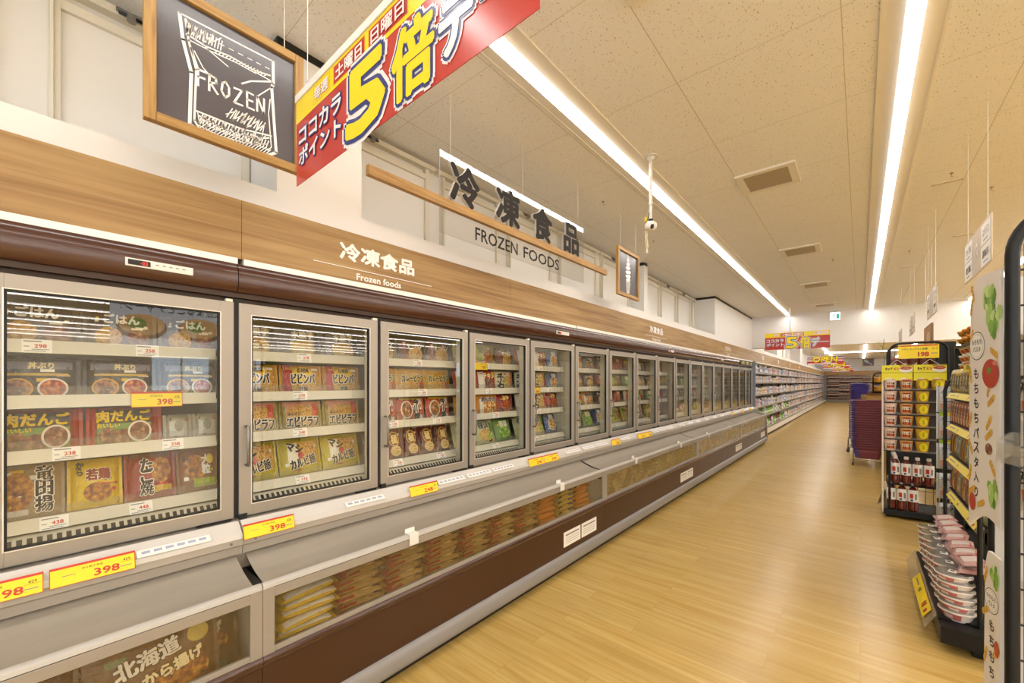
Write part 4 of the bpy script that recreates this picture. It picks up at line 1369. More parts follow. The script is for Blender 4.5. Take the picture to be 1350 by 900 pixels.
def draw_bag(d):
    y = .0035
    W = 'chalk'
    ol = [(-0.167, 0.174), (-0.157, 0.083), (-0.132, -0.024), (-0.137, -0.217), (-0.103, -0.226), (0.032, -0.224), (0.119, -0.231), (0.16, -0.199), (0.142, 0.072), (0.149, 0.086), (0.148, 0.184)]
    d.stroke(ol[:4], .011, W, y); d.stroke(ol[3:7], .005, W, y); d.stroke(ol[6:], .011, W, y); d.stroke([ol[-1], ol[0]], .006, W, y)
    d.stroke([(-0.149, 0.163), (-0.14, 0.089), (-0.117, -0.006), (-0.123, -0.198), (-0.103, -0.231)], .007, W, y)
    for k, pts in STK.items():
        d.stroke(pts, .0032 if k[0] == 'h' else .006 if k in ('top2', 'fold1', 'bot2', 'bot3', 'fr1') else .004, W, y)
    for q in range(6):
        x = -.045 + .178 * q / 5.5
        d.stroke([(x, .139 + .0007 * q), (x + .016, .1395 + .0007 * q)], .003, W, y)
    for q in range(22):
        x = -.108 + .0108 * q
        d.stroke([(x, -.20), (x + .012, -.162)], .0042, W, y)
        d.stroke([(x, -.222), (x + .02, -.196)], .003, W, y)
    for q in range(11):
        x = -.02 + .0118 * q
        d.stroke([(x, -.135), (x + .02, -.092)], .0036, W, y)
    for q in range(12):
        x = -.145 + .0095 * q
        d.stroke([(x, .115), (x + .006, .155)], .0036, W, y)
    for q in range(16):
        x = -.06 + .0115 * q
        d.stroke([(x, .093 + .0006 * q), (x + .012, .108 + .0005 * q)], .003, W, y)
    # hand lettering built from strokes
    L = {'F': [[(0, 0), (0, 1)], [(0, 1), (.6, 1.02)], [(0, .55), (.5, .58)]], 'R': [[(0, 0), (.02, 1)], [(.02, 1), (.5, .92), (.55, .65), (.05, .5)], [(.1, .5), (.65, 0)]],
         'O': [[(.3, 0), (.02, .35), (.1, .85), (.35, 1), (.62, .75), (.62, .25), (.3, 0)]], 'Z': [[(0, .95), (.65, 1), (.0, .02), (.7, .05)]],
         'E': [[(.02, 0), (0, 1), (.55, .98)], [(0, .5), (.5, .52)], [(.02, 0), (.6, .0)]], 'N': [[(0, 0), (0, 1), (.6, 0), (.62, 1.02)]]}
    xs = [-.112, -.077, -.038, .005, .05, .087]
    zs = [-.062, -.062, -.062, -.066, -.06, -.058]
    for ch, x, z in zip('FROZEN', xs, zs):
        for s in L[ch]:
            d.stroke([(x + .042 * a, z + .062 * c) for a, c in s], .0075, W, y - .0004)


def draw_cone(d):
    y = .0035
    W = 'chalk'
    rows = [(-.0, .185, .03), (-.002, .15, .055), (.0, .108, .09), (-.004, .066, .12), (.0, .022, .135), (-.003, -.022, .13), (.0, -.06, .11)]
    for x, z, w in rows:
        d.add([(x - w / 2, y, z - .005), (x - w * .3, y, z - .021), (x + w * .3, y, z - .013), (x + w / 2, y, z + .01), (x + w * .34, y, z + .026), (x - w * .3, y, z + .014)], [tuple(range(6))], W)
    d.stroke([(-.018, .17), (.0, .225), (.012, .18)], .009, W, y)
    d.stroke([(-.05, -.075), (-.034, -.20), (.026, -.20), (.046, -.07)], .006, W, y)
    for q in range(7):
        x = -.04 + .013 * q
        d.stroke([(x, -.08), (x * .68, -.195)], .005, W, y)
    for q in range(5):
        d.stroke([(-.046 + .003 * q, -.09 - .024 * q), (.042 - .003 * q, -.086 - .024 * q)], .004, W, y)


picture(.522, 2.682, .534, .520, 'large oak-framed grey chalk picture of a bag reading FROZEN', draw_bag)
picture(4.172, 2.662, .53, .50, 'small far oak-framed chalk picture of a soft ice cream cone', draw_cone)

# ------------------------------------------------------------------ clear hanging sign with the oak bar
t = thing('hanging_sign', 'clear hanging sign with oak bar, dark characters and FROZEN FOODS', 'sign', (-1.9, 2.36, 0), R90)
b = MB(); b.box(-.785, .87, 0, .005, 2.395, 2.885, mat('acrylic_edge', '#c9c6c0', .6)); b.m[2] = b.m[3] = b.mi('acrylic'); b.obj('clear_panel', t)
b = MB(); b.box(-1.264, 1.269, -.03, 0, 2.541, 2.594, 'frame_oak'); b.obj('oak_bar', t, bevel=.002)
b = MB()
for ch, x in zip('冷凍食品', (1.764 - 2.36, 2.174 - 2.36, 2.583 - 2.36, 2.998 - 2.36)):
    b = MB()
    for q in range(5):
        b.text(ch, x, 2.724, .235, 'white_plastic', -.002 - .0035 * q, bold=.05, res=3)
    b.text(ch, x + .001, 2.724, .235, mat('charcoal_letter_face', '#2b2624', 0.7, spec=.2), -.0180, bold=.042, res=3)
    b.obj('character', t, fix=False)
for wd_, ya, yb in (('FROZEN', 1.868, 2.296), ('FOODS', 2.366, 2.832)):
    b = MB(); b.text(wd_, (ya + yb) / 2 - 2.36, 2.466, .083, mat('charcoal_letter_face', '#2b2624', 0.7, spec=.2), -.0015, bold=.012, w=yb - ya); b.obj('small_lettering', t, fix=False)
wires(t, 'hanging_wire', [[(x, .0025, 2.88), (x, .0025, CZ)] for x in (-.7, .0, .78)], .0012, 'white_plastic')


# ------------------------------------------------------------------ point-day banners
def banner(W, H, detailed=True):
    b = MB()
    b.box(-W / 2, W / 2, 0, .002, -H / 2, H / 2, 'ban_red')
    X = lambda u: (u - .5) * W
    Z = lambda v: (.5 - v) * H          # v from the top
    b.rect(0, Z(.135), W, H * .27, 'ban_yel', -.0006)
    for u0, u1, s, box in ((.125, .235, '毎週', False), (.255, .43, '土曜日', True), (.445, .62, '日曜日', True)):
        b.rect(X((u0 + u1) / 2), Z(.135), (u1 - u0) * W, H * .2, mat('banner_amber', '#e0a520', .25), -.0009)
        b.rect(X((u0 + u1) / 2), Z(.135), (u1 - u0) * W - .008, H * .18, 'ban_red' if box else 'ban_yel', -.0011)
        b.text(s, X((u0 + u1) / 2), Z(.135), H * .13, 'ban_white', -.0018, bold=.03, w=(u1 - u0) * W * .82, out=M['ban_red'], outw=.03, lift=.001)
    b.rect(X(.875), Z(.13), .2 * W, H * .15, 'ban_white', -.0009); b.disc(X(.80), Z(.13), .012, .016, 'ban_red', -.0013); b.rect(X(.89), Z(.13), .13 * W, H * .04, mat('pale_pink_print', '#d99a92', .3), -.0013)
    for s, v in (('ココカラ', .46), ('ポイント', .70)):
        b.text(s, X(.165), Z(v), H * .19, 'ban_white', -.002, bold=.035, w=.275 * W, out=M['ban_blue'], outw=.065, lift=.0014)
    for s, u, v, h, w in (('5', .43, .62, .62, .180), ('倍', .637, .635, .58, .150), ('デ', .79, .63, .46, .105), ('ー', .92, .645, .16, .12)):
        hh = h * H
        kw = dict(w=w * W)
        b.text(s, X(u), Z(v), hh, 'ban_white', -.0012, bold=.125, **kw)
        b.text(s, X(u), Z(v), hh, 'ban_blue', -.0028, bold=.085, **kw)
        b.text(s, X(u), Z(v), hh, 'ban_yel' if s in '5倍' else 'ban_white', -.0044, bold=.04, **kw)
    return b


BW = 1.242
bm_ = banner(BW, .345)
for lab, x, y, z, s, rod in (('big red and yellow point-day banner hanging close above the freezer', -1.146, .71, 2.478, 1.0, 2), ('small far point-day banner on a rod before the soffit', -1.13, 11.5, 2.475, 1.0, 1)):
    t = thing('hanging_banner', lab, 'banner', (x, y, z), 0)
    hs = 1.0 if rod == 2 else 1.15
    o = bm_.obj('banner_sheet', t, fix=False)
    o.scale = (s, 1, hs)
    r = MB(); r.box(-BW / 2 - .003, BW / 2 + .003, -.006, .009, .1725 * hs - .004, .1725 * hs + .026, 'white_plastic'); r.obj('hanger_rail', t, bevel=.002)
    for xx in ((-.52, .52) if rod == 2 else (-.12,)):
        r = MB()
        if rod == 2:
            r.tube([(xx, .001, .19), (xx, .001, CZ - z)], .0016, 'white_plastic', 6)
            r.tube([(xx, .001, .20), (xx + .008, .001, .207), (xx, .001, .215), (xx - .006, .001, .207)], .002, 'steel', 5, closed=True)
        else:
            r.tube([(xx, .001, .21), (xx, .001, CZ - z)], .010, 'cream', 8)
            r.box(xx - .03, xx + .03, -.02, .02, .215, .24, 'cream')
        r.obj('hanging_wire' if rod == 2 else 'hanging_rod', t)

for i, (x, y, z, w, h) in enumerate([(-1.25, 24, 2.54, 1.36, .40), (-1.07, 30, 2.48, 1.2, .36), (-.92, 36, 2.42, 1.15, .34)]):
    t = thing('hanging_banner', ['nearest and largest OPEN banner with yellow lettering', 'middle OPEN banner, partly behind the nearest one', 'farthest and smallest OPEN banner'][i], 'banner', (x, y, z), 0, 'OPEN banners over the far aisle')
    b = MB(); b.box(-w / 2, w / 2, 0, .004, -h / 2, h / 2, 'ban_red')
    b.rect(0, .33 * h, w, .33 * h, mat('pale_banner_print', '#d8d0cc', .4), -.001); b.rect(-.36 * w, .3 * h, .26 * w, .1 * h, 'ban_blue', -.003); b.rect(.36 * w, .36 * h, .26 * w, .14 * h, 'ban_blue', -.003)
    b.rect(0, -.04 * h, w, .12 * h, 'ban_white', -.002); b.rect(-.1, -.42 * h, w * .8, .12 * h, 'ban_white', -.002)
    b.text('OPEN', 0, .1 * h, h * .62, 'ink', -.004, bold=.09, w=w * .66, shear=.1); b.text('OPEN', 0, .1 * h, h * .62, 'ban_yel', -.008, bold=.045, w=w * .66, shear=.1)
    b.text('大感謝祭', .05, -.33 * h, h * .2, 'ban_white', -.006, bold=.03, out=M['ban_red'], lift=.002)
    b.obj('banner_sheet', t, fix=False)
    wires(t, 'hanging_wire', [[(xx, .002, h / 2 - .01), (xx, .002, CZ - z)] for xx in (-.4 * w, .4 * w)], .004, 'white_plastic')

# ------------------------------------------------------------------ aisle number signs over the food racks
for i, y0 in enumerate([3.63, 5.87, 8.05, 10.4]):
    t = thing('aisle_sign', ['largest hanging beige aisle sign with white plates and number 13', 'second hanging aisle sign behind the number 13 sign', 'third hanging aisle sign, small and far', 'fourth and farthest hanging aisle sign'][i], 'sign', (.583, y0 + .4, 2.35), -R90, 'aisle number signs')
    b = MB(); b.box(-.40, .40, 0, .006, -.138, .145, mat('beige_sign_board', '#c9b79e', .5)); b.obj('sign_board', t)
    for x in (-.26, .26):
        for z, s in ((.068, 'カップ麺' if x < 0 else 'スパイス'), (-.066, '乾麺' if x < 0 else '調味料')):
            b = MB(); b.rect(x, z, .25, .125, 'paper', -.001)
            b.text(s, x, z + .008, .05, 'grey_ink' if z > 0 else 'ink', -.0016, bold=.01, w=.16); b.rect(x, z - .04, .12, .008, 'grey_ink', -.0016); b.obj('sign_plate', t, fix=False)
    if i == 0:
        b = MB(); b.text('13', 0, 0, .12, 'paper', -.001, bold=.02, w=.075); b.obj('number', t, fix=False)
    wires(t, 'hanging_wire', [[(x, .003, .14), (x, .003, CZ - 2.35)] for x in (-.3, .3)], .0012, 'white_plastic')
t = thing('framed_picture', 'brown framed food photo board standing above the far racks', 'picture', (.67, 7.6, 2.09), -R90)
b = MB(); b.box(-.38, .38, 0, .02, -.14, .15, mat('brown_board_edge', '#7a5a40', .5)); b.obj('board', t)
b = MB(); b.rect(0, .005, .7, .25, FOOD['fried'], -.001); b.disc(.1, -.02, .18, .09, FOOD['noodle'], -.002); b.obj('food_photo', t, fix=False)
wires(t, 'hanging_wire', [[(x, .01, .145), (x, .01, CZ - 2.09)] for x in (-.3, .3)], .002, 'white_plastic')

# ------------------------------------------------------------------ ceiling camera on a pole
t = thing('security_camera', 'white dome security camera on a ceiling pole with dangling cables', 'camera', (-1.243, 3.132, CZ), 0)
b = MB(); b.lathe([(.055, -.006), (.055, 0)], 'white_plastic', 20); b.lathe([(.02, -.03), (.03, -.006)], 'white_plastic', 16); b.obj('ceiling_flange', t, smooth=40)
b = MB(); b.tube([(0, 0, -.02), (0, 0, -.36)], .0125, 'white_plastic', 12); b.tube([(0, 0, -.345), (0, 0, -.505)], .0098, 'white_plastic', 12)
b.tube([(0, 0, -.35), (0, 0, -.37)], .0150, 'white_plastic', 12); b.tube([(0, 0, -.16), (0, 0, -.172)], .0150, 'white_plastic', 12); b.obj('pole', t, smooth=40)
b = MB(); b.lathe([(.018, -.50), (.018, -.485)], 'black_metal', 12)
b.lathe([(.001, -.575), (.022, -.572), (.038, -.56), (.044, -.54), (.042, -.522), (.03, -.507), (.012, -.50)], 'white_plastic', 18, sx=1.05); ho = b.obj('camera_body', t, smooth=50)
b = MB(); b.disc(0, 0, .021, .021, 'gasket', 0, seg=16); b.lathe([(.021, -.012), (.021, .012)], 'gasket', 16); b.v = [(.022 + q[0] * .7, -.032 + q[1] * .4, -.552 + q[2]) for q in b.v]; b.obj('lens', ho, smooth=50)
b = MB()
b.tube([(-.012, .01, -.36), (-.02, .02, -.45), (-.035, .01, -.52), (-.045, 0, -.6), (-.035, -.01, -.66), (-.03, 0, -.72)], .004, mat('pale_yellow_cable', '#d9cf8a', .4), 6)
b.tube([(-.008, .01, -.38), (-.03, .012, -.47), (-.028, .01, -.54), (-.034, .005, -.62), (-.02, 0, -.70)], .0035, 'white_plastic', 6)
b.tube([(-.012, .012, -.40), (-.035, .012, -.5)], .004, 'black_metal', 6)
b.box(-.05, -.032, 0, .014, -.49, -.455, mat('yellow_cable_plug', '#d9b92c', .4)); b.box(-.036, -.024, -.006, .006, -.74, -.715, 'white_plastic')
b.obj('cable', t, smooth=50)


# ------------------------------------------------------------------ racks on the right of the aisle
def loop_path(x0, x1, y, z0, z1, r=.12, n=6):
    p = [(x0, y, z0), (x0, y, z1 - r)]
    for i in range(1, n):
        a = PI - PI / 2 * i / n
        p.append((x0 + r + r * math.cos(a), y, z1 - r + r * math.sin(a)))
    p += [(x0 + r, y, z1), (x1 - r, y, z1)]
    for i in range(1, n):
        a = PI / 2 - PI / 2 * i / n
        p.append((x1 - r + r * math.cos(a), y, z1 - r + r * math.sin(a)))
    p += [(x1, y, z1 - r), (x1, y, z0)]
    return p


# --- cup meal rack, faces the camera (-y)
CX, CY = .20, 6.2
t = thing('wire_rack', 'black wire rack with rows of cup meals and bottles, yellow headers on top', 'rack', (CX, CY, 0), 0)
b = MB()
for yy in (0.0, .45):
    b.tube(loop_path(.05, .50, yy + .02, .05, 1.93, .09), .011, 'black_metal', 8)
b.tube([(.05, .02, .06), (.05, .47, .06)], .01, 'black_metal', 6); b.tube([(.50, .02, .06), (.50, .47, .06)], .01, 'black_metal', 6)
b.obj('tube_frame', t, smooth=50)
b = MB(); b.box(-.015, .0, -.0, .02, .05, 1.70, 'cream'); b.obj('price_post', t)
b = MB()
for q in range(12):
    z = .10 + .15 * q
    b.tube([(.05, .45, z), (.50, .45, z)], .003, 'wire_black', 5)
for q in range(8):
    x = .05 + .45 * q / 7
    b.tube([(x, .455, .08), (x, .455, 1.9)], .003, 'wire_black', 5)
b.obj('wire_grid', t)
b = MB(); b.box(.0, .56, -.02, .50, .035, .095, 'black_metal'); b.obj('base', t, bevel=.004)
b = MB(); b.box(.43, .56, .03, .48, 1.50, 1.93, 'black'); b.obj('side_panel', t)
for z in (.385,):
    s = MB(); s.box(.04, .52, .01, .45, z - .02, z - .008, 'black_metal'); s.tube([(.04, .005, z + .02), (.52, .005, z + .02)], .004, 'wire_black', 6); s.obj('shelf', t)
for i, x in enumerate((.03, .53)):
    c = MB(); c.lathe([(.018, -.011), (.02, 0), (.018, .011)], 'gasket', 10); c.v = [(x + q[2], .03 + q[0], .02 + q[1]) for q in c.v]; c.obj('caster', t)
zr = [.752 + .1345 * q for q in range(6)]
for z in zr:
    s = MB(); s.box(0, .545, -.02, .07, z - .006, z, 'ledge_dark'); s.tube([(0, -.022, z + .012), (.545, -.022, z + .012)], .003, 'steel', 5); s.obj('cup_shelf', t)
b = MB(); b.box(.06, .50, .44, .446, .42, .74, 'black'); b.obj('added_rear_mask', t)  # black sheet added to hide the bright floor reflection behind the bottles
b = MB(); b.box(0, .55, .075, .085, .745, 1.52, mat('dark_tray_back', '#5a5148', .5)); b.obj('back_board', t)
# header cards
for i, (x0, x1) in enumerate([(-.015, .232), (.240, .487)]):
    h = thing('header_card', 'yellow cup meal header card with bowl picture, %s' % ['beside the basket stack', 'next to the black side panel'][i], 'sign', (CX + (x0 + x1) / 2, CY - .028, 1.604), 0, 'cup meal header cards')
    w = x1 - x0
    b = MB(); b.box(-w / 2, w / 2, 0, .003, -.082, .086, mat('lemon_card', '#e9dd0e', .4)); b.obj('card', h)
    b = MB()
    b.rect(0, .003, w, .004, 'ink', -.0006)
    b.text('カップ', -.066, .046, .03, 'ink', -.001, bold=.05, w=.058); b.text('メシ', -.006, .046, .03, 'red', -.001, bold=.05, w=.046)
    b.disc(.07, .038, .052, .034, 'paper', -.0008); b.disc(.07, .052, .047, .018, FOOD['stew'], -.0012); b.rect(.07, .078, .1, .008, mat('brown_print', '#7a4424', .5), -.0009)
    for x in (-.07, .05):
        b.disc(x, -.066, .028, .012, 'paper', -.0009)
    b.obj('printed_face', h, fix=False)
    b = MB(); b.tube([(-.06, .005, .085), (.0, .01, .145), (.07, .005, .085)], .003, 'white_plastic', 6); b.obj('wire_stand', h)
h = thing('price_card', 'large yellow 198 price card above the cup meal headers', 'price card', (CX + .275, CY - .02, 1.832), 0)
b = MB(); b.box(-.157, .157, 0, .003, -.072, .075, 'yellow'); b.obj('card', h)
b = MB(); b.rect(0, .064, .3, .012, 'red', -.0006); b.text('198', .04, -.028, .045, 'red', -.001, bold=.04, w=.08); b.text('ハヤシ カップメシ各種', -.03, .028, .02, 'ink', -.001, bold=.02, w=.2); b.text('213', .125, .03, .02, 'ink', -.001); b.rect(.12, -.02, .05, .008, 'grey_ink', -.001)
b.obj('printed_face', h, fix=False)


# cup meals
def cup(kind_):
    b = MB()
    body = {'pink': 'film_dcb9a4', 'orange': 'film_c98a4a', 'yellow': 'film_c9a52a'}[kind_]
    col = {'pink': '#e6c8ba', 'orange': '#dba468', 'yellow': '#cda335'}[kind_]
    b.lathe([(.040, 0), (.042, .006), (.052, .094), (.0545, .096), (.0545, .101), (.048, .103), (.0005, .1035, 'paper')], col, 22)

    def yf(x, z):
        r = .042 + (.052 - .042) * (z - .006) / .088
        return -math.sqrt(max(0, r * r - x * x))
    if kind_ == 'pink':
        b.rect(0, .03, .058, .024, FOOD['stew'], -.0008, yf); b.text('ハヤシ飯', 0, .058, .02, '#3a2f30', -.001, bold=.04, w=.058, yf=yf); b.rect(0, .082, .06, .008, '#efe2d4', -.0008, yf)
    elif kind_ == 'orange':
        b.rect(0, .03, .058, .026, FOOD['stew'], -.0008, yf); b.rect(0, .056, .066, .022, '#efe4d0', -.001, yf); b.text('カレー飯', 0, .056, .018, '#3a2420', -.0014, bold=.04, w=.058, yf=yf); b.rect(0, .082, .06, .01, '#a63a22', -.0008, yf)
    else:
        b.disc(.006, .05, .030, .04, '#efe012', -.001, yf); b.text('とん汁', .006, .05, .014, '#6a5a10', -.0015, bold=.03, yf=yf, vert=True); b.rect(-.027, .025, .02, .02, FOOD['fried'], -.0008, yf)
    return b.obj('cup_meal', smooth=40, fix=False)


CUPS = {k: cup(k) for k in ('pink', 'orange', 'yellow')}
first = set()
for r, z in enumerate(reversed(zr)):
    for c, (k, x) in enumerate((('pink', .257), ('orange', .385), ('yellow', .508), ('yellow', .625))):
        if c == 3 and r > 0:
            continue
        o = CUPS[k]
        if k in first:
            o = o.copy(); COL.objects.link(o)
        first.add(k)
        o.location = (x, CY + .012, z + .0005); o.rotation_euler = (0, 0, 0); o.scale = (1.08, 1.08, 1.12)
        tag(o, '%s cup meal in the %s row from the top of the rack' % ({'pink': 'pale pink', 'orange': 'orange and white', 'yellow': 'yellow round-labelled'}[k] if c < 3 else 'partly hidden yellow', ORD[r]), 'cup meal', 'cup meals on the wire rack')


# bottles in the lower rack
def bottle():
    t = thing('drink_bottle', 'bottle', 'bottle', (0, 0, -5), 0, 'bottles in the wire rack')
    b = MB(); b.lathe([(.034, 0), (.040, .006), (.041, .03), (.039, .09), (.0415, .1), (.0415, .2), (.036, .225), (.016, .262), (.014, .268), (.014, .278)], 'tea', 18); b.obj('body', t, smooth=50)
    b = MB(); b.lathe([(.0425, .102), (.0425, .215), (.038, .228)], 'paper', 18)
    b.v = b.v
    yf = lambda x, z: -math.sqrt(max(0, .0428 ** 2 - x * x))
    b.rect(-.014, .165, .026, .05, 'red', -.0006, yf); b.rect(-.012, .12, .018, .02, ink('#2b3f80'), -.0006, yf); b.rect(.02, .16, .016, .06, 'grey_ink', -.0006, yf)
    b.obj('wrap_label', t, smooth=50, fix=False)
    b = MB(); b.lathe([(.018, .272), (.019, .276), (.019, .298), (.017, .302), (.0005, .303)], 'cap', 14); b.obj('cap', t, smooth=40)
    return t


BT = bottle()
spots = []
for r, (z, n) in enumerate(((.3785, 4), (.096, 3))):
    for i in range(n):
        spots.append((.30 + .088 * i - (.035 if r else 0), CY + .06, z, 'front row of the %s tier, %s from the basket side' % (['upper', 'lower'][r], ORD[i])))
    for j in range(1, 5):
        spots.append((.30 - (.035 if r else 0), CY + .06 + .09 * j - .002, z, '%s behind the front along the open side of the %s tier' % (ORD[j - 1], ['upper', 'lower'][r])))
for i, (x, y, z, lab) in enumerate(spots):
    L = 'red-brown drink bottle, ' + lab
    if i == 0:
        BT.location = (x, y, z); BT['label'] = L
    else:
        dup(BT, L, (x, y, z))
# clear price holder leaning off the lower corner
h = thing('price_card', 'small yellow price card in a clear holder low on the bottle rack corner', 'price card', (CX + .005, CY + .10, .235), -R90 - .3)
b = MB(); b.box(-.11, .11, 0, .003, -.11, .06, 'clear_film'); b.obj('holder', h)
b = MB(); b.box(-.09, .09, -.0025, -.0015, -.05, .04, 'yellow'); b.text('198', .02, -.02, .03, 'red', -.003, bold=.03); b.obj('card', h, fix=False)
h.rotation_euler = (-.25, 0, -R90 - .3)

# silver pouches on a hanging strip at the rack side
t = thing('wire_grid', 'narrow black wire grid strip carrying silver pouches beside the cup meals', 'rack', (.652, 5.95, 0), 0)
b = MB()
for x in (-.05, .05):
    b.tube([(x, .03, .0), (x, .03, 1.45)], .006, 'black_metal', 6)
for q in range(9):
    b.tube([(-.05, .03, .1 + .165 * q), (.05, .03, .1 + .165 * q)], .003, 'wire_black', 5)
b.tube([(-.06, .03, .008), (-.06, .12, .008), (.06, .12, .008), (.06, .03, .008), (-.06, .03, .008)], .007, 'black_metal', 6)
b.obj('grid', t)
kind('pouch', 'soup_pouch', 'silver soup pouch', .105, .26, .02, M['silver'], [('r', 0, .25, .7, .2, '#c08e74'), ('r', -.1, .62, .3, .3, '#a5a49e'), ('t', 'スープ', .1, .8, .09, '#14110f', 'h'), ('r', .05, .5, .5, .1, '#d8d4cc')])
for i, z in enumerate([.03, .33, .63, .93, 1.2]):
    o = place_pack('pouch', 'silver soup pouch hanging beside the cup meals, %s from the floor' % ORD[i], .652, 5.955, z, rz=0, tilt=0.03, group='silver pouches')
    o['category'] = 'food pouch'
for i, z in enumerate([.905, 1.185]):
    b = MB(); b.box(-.045, .045, 0, .002, -.02, .02, mat('lime_card', '#9fbf1c', .45)); b.disc(.018, 0, .02, .017, 'yellow', -.0006)
    o = b.obj('price_card', fix=False); o.location = (.652, 5.938, z); tag(o, 'small green and yellow card above a silver pouch, %s from the floor' % ORD[i], 'price card', 'green pouch cards')

# --- tall gondola behind the racks, its long side along the aisle
t = thing('gondola', 'tall black gondola shelf with orange bowls on top, behind the front food rack', 'shelf unit', (.705, 5.02, 0), -R90)
# local x runs from far (-) to near (+): x=-1.2..0.. facing the aisle
b = MB(); b.box(-.86, 0, .02, .40, .0, .12, 'black_metal'); b.box(-.86, 0, .36, .40, .12, 1.86, 'black'); b.box(-.86, -.845, .0, .40, .12, 1.86, 'black'); b.obj('carcass', t)
for z in (1.845, 1.60, 1.3, .95, .6, .3):
    b = MB(); b.box(-.845, 0, .0, .36, z - .02, z, 'black_metal'); b.obj('shelf', t)


def bowl(col, lidcol, h=.075, r=.075):
    b = MB()
    b.lathe([(r * .6, 0), (r * .64, .004), (r * .93, h * .82), (r, h * .86), (r, h * .93), (r * .96, h * .95)], col, 20)
    b.lathe([(r * .97, h * .951), (r * .9, h), (.0005, h + .001)], lidcol, 20)
    b.add([(r * .75 * math.cos(a), -r * .97 * 0 + r * .80 * math.sin(a), 0) for a in (0,)], [], col)
    n = 10
    vs = []
    for i in range(n + 1):
        a = -PI / 2 - .8 + 1.6 * i / n
        for z, rr in ((h * .25, r * .72 + .0008), (h * .7, r * .885 + .0008)):
            vs.append((rr * math.cos(a), rr * math.sin(a), z))
    b.add(vs, [(2 * i, 2 * i + 2, 2 * i + 3, 2 * i + 1) for i in range(n // 2)], '#c9a24a')
    b.add(vs, [(2 * i, 2 * i + 2, 2 * i + 3, 2 * i + 1) for i in range(n // 2, n)], '#b8472c')
    return b


bo = bowl('#d8cfae', 'paper').obj('noodle_bowl', smooth=40)
k = 0
for cidx, yy in enumerate((5.76, 5.57, 5.38)):
    for L in range(3):
        o = bo if k == 0 else bo.copy()
        if k:
            COL.objects.link(o)
        k += 1
        o.location = (.79, yy, 1.602 + .0765 * L); o.rotation_euler = (0, 0, -R90 + .3)
        tag(o, 'cream noodle bowl under the gondola top, %s in the %s stack' % (['lowest', 'middle', 'topmost'][L], ORD[cidx]), 'noodle bowl', 'noodle bowls under the gondola top')
ot = MB()
ot.lathe([(.052, 0), (.056, .004), (.082, .05), (.088, .054), (.088, .06), (.084, .066), (.06, .07), (.0005, .071)], '#dd8c1e', 20, sx=1.15)
yf = lambda x, z: -math.sqrt(max(0, (.058 + .026 * z / .05) ** 2 - (x / 1.15) ** 2))
ot.text('焼そば', 0, .03, .022, '#3a2414', -.002, bold=.04, yf=yf); ot.disc(-.05, .03, .014, .014, '#b8372c', -.0015, yf)
oo = ot.obj('noodle_tray', smooth=45, fix=False)
k = 0
for cidx, yy in enumerate((5.74, 5.50, 5.26)):
    for L in range(2):
        o = oo if k == 0 else oo.copy()
        if k:
            COL.objects.link(o)
        k += 1
        o.location = (.795, yy, 1.8455 + .0715 * L); o.rotation_euler = (0, 0, -R90 + .35)
        tag(o, 'orange noodle tray on the gondola top, %s of the %s pair' % (['lower', 'upper'][L], ORD[cidx]), 'noodle tray', 'orange noodle trays')
kind('red_bag', 'snack_bag', 'red snack bag', .2, .14, .06, '#a83420', [('r', 0, .5, .6, .4, '#d9a040')])
o = place_pack('red_bag', 'red snack bag lying behind the orange noodle trays', .80, 5.08, 1.885, rz=-R90, tilt=-1.2); o['category'] = 'snack'
kind('mixed_bag', 'snack_bag', 'clear snack bag', .16, .15, .06, '#b9b2a6', [('r', .1, .5, .3, .5, '#7a6aa0'), ('r', -.2, .4, .3, .4, '#d0b26a')])
o = place_pack('mixed_bag', 'pale snack bag with violet print beside the orange noodle trays', .90, 5.84, 1.847, rz=0, tilt=-.1); o['category'] = 'snack'

# --- front food rack along the aisle, faces the aisle (-X)
RX, RY0, RY1 = .50, 3.37, 4.575
RL = RY1 - RY0
t = thing('food_rack', 'black tube food rack with yellow price rails and stacked bowls at its foot', 'rack', (RX, RY1, 0), -R90)   # local x: 0 far .. RL near ; y into the rack (+X)
b = MB()
for x in (0, RL):
    b.tube([(x, .0, .03), (x, .0, 1.44), (x, .015, 1.50), (x, .05, 1.535), (x, .10, 1.545), (x, .14, 1.545)], .0115, 'black_metal', 8)
b.obj('upright_tube', t, smooth=50)
b = MB()
for x in (0, RL):
    b.box(x - .03, x + .03, -.03, .06, .0, .035, 'black_metal'); b.tube([(x, 0, .03), (x, 0, .14)], .018, 'black_metal', 8)
b.obj('foot', t)
b = MB()
for q in range(10):
    b.tube([(.0, .145, .1 + .15 * q), (RL, .145, .1 + .15 * q)], .003, 'wire_black', 5)
for q in range(12):
    b.tube([(RL * q / 11, .148, .08), (RL * q / 11, .148, 1.54)], .003, 'wire_black', 5)
b.tube([(0, .14, .02), (0, .14, 1.545), (RL, .14, 1.545), (RL, .14, .02)], .01, 'black_metal', 8)
b.obj('wire_back', t)
b = MB()
for q in range(9):
    b.tube([(0, .0, .15 + .15 * q), (0, .14, .15 + .15 * q)], .003, 'wire_black', 5)
for q in (.05, .1):
    b.tube([(0, q, .05), (0, q, 1.5)], .003, 'wire_black', 5)
b.obj('wire_side', t)
RSH = [(1.43, .022), (1.20, .022), (.965, .022), (.705, .022), (.40, -.07), (.165, -.16)]
for i, (z, yo) in enumerate(RSH):
    s = MB()
    s.box(.01, RL - .01, yo + .0, .14, z - .014, z - .004, 'black_metal')
    so = s.obj('shelf', t)
    s = MB(); s.ext([(yo - .004, z - .006), (yo - .03, z - .045), (yo - .031, z - .043), (yo - .006, z - .002)] if i < 5 else [(yo - .004, z - .0), (yo - .055, z - .09), (yo - .057, z - .088), (yo - .006, z + .004)], .12 if i < 4 else 0, RL, 'clear_film'); s.obj('price_holder', so)
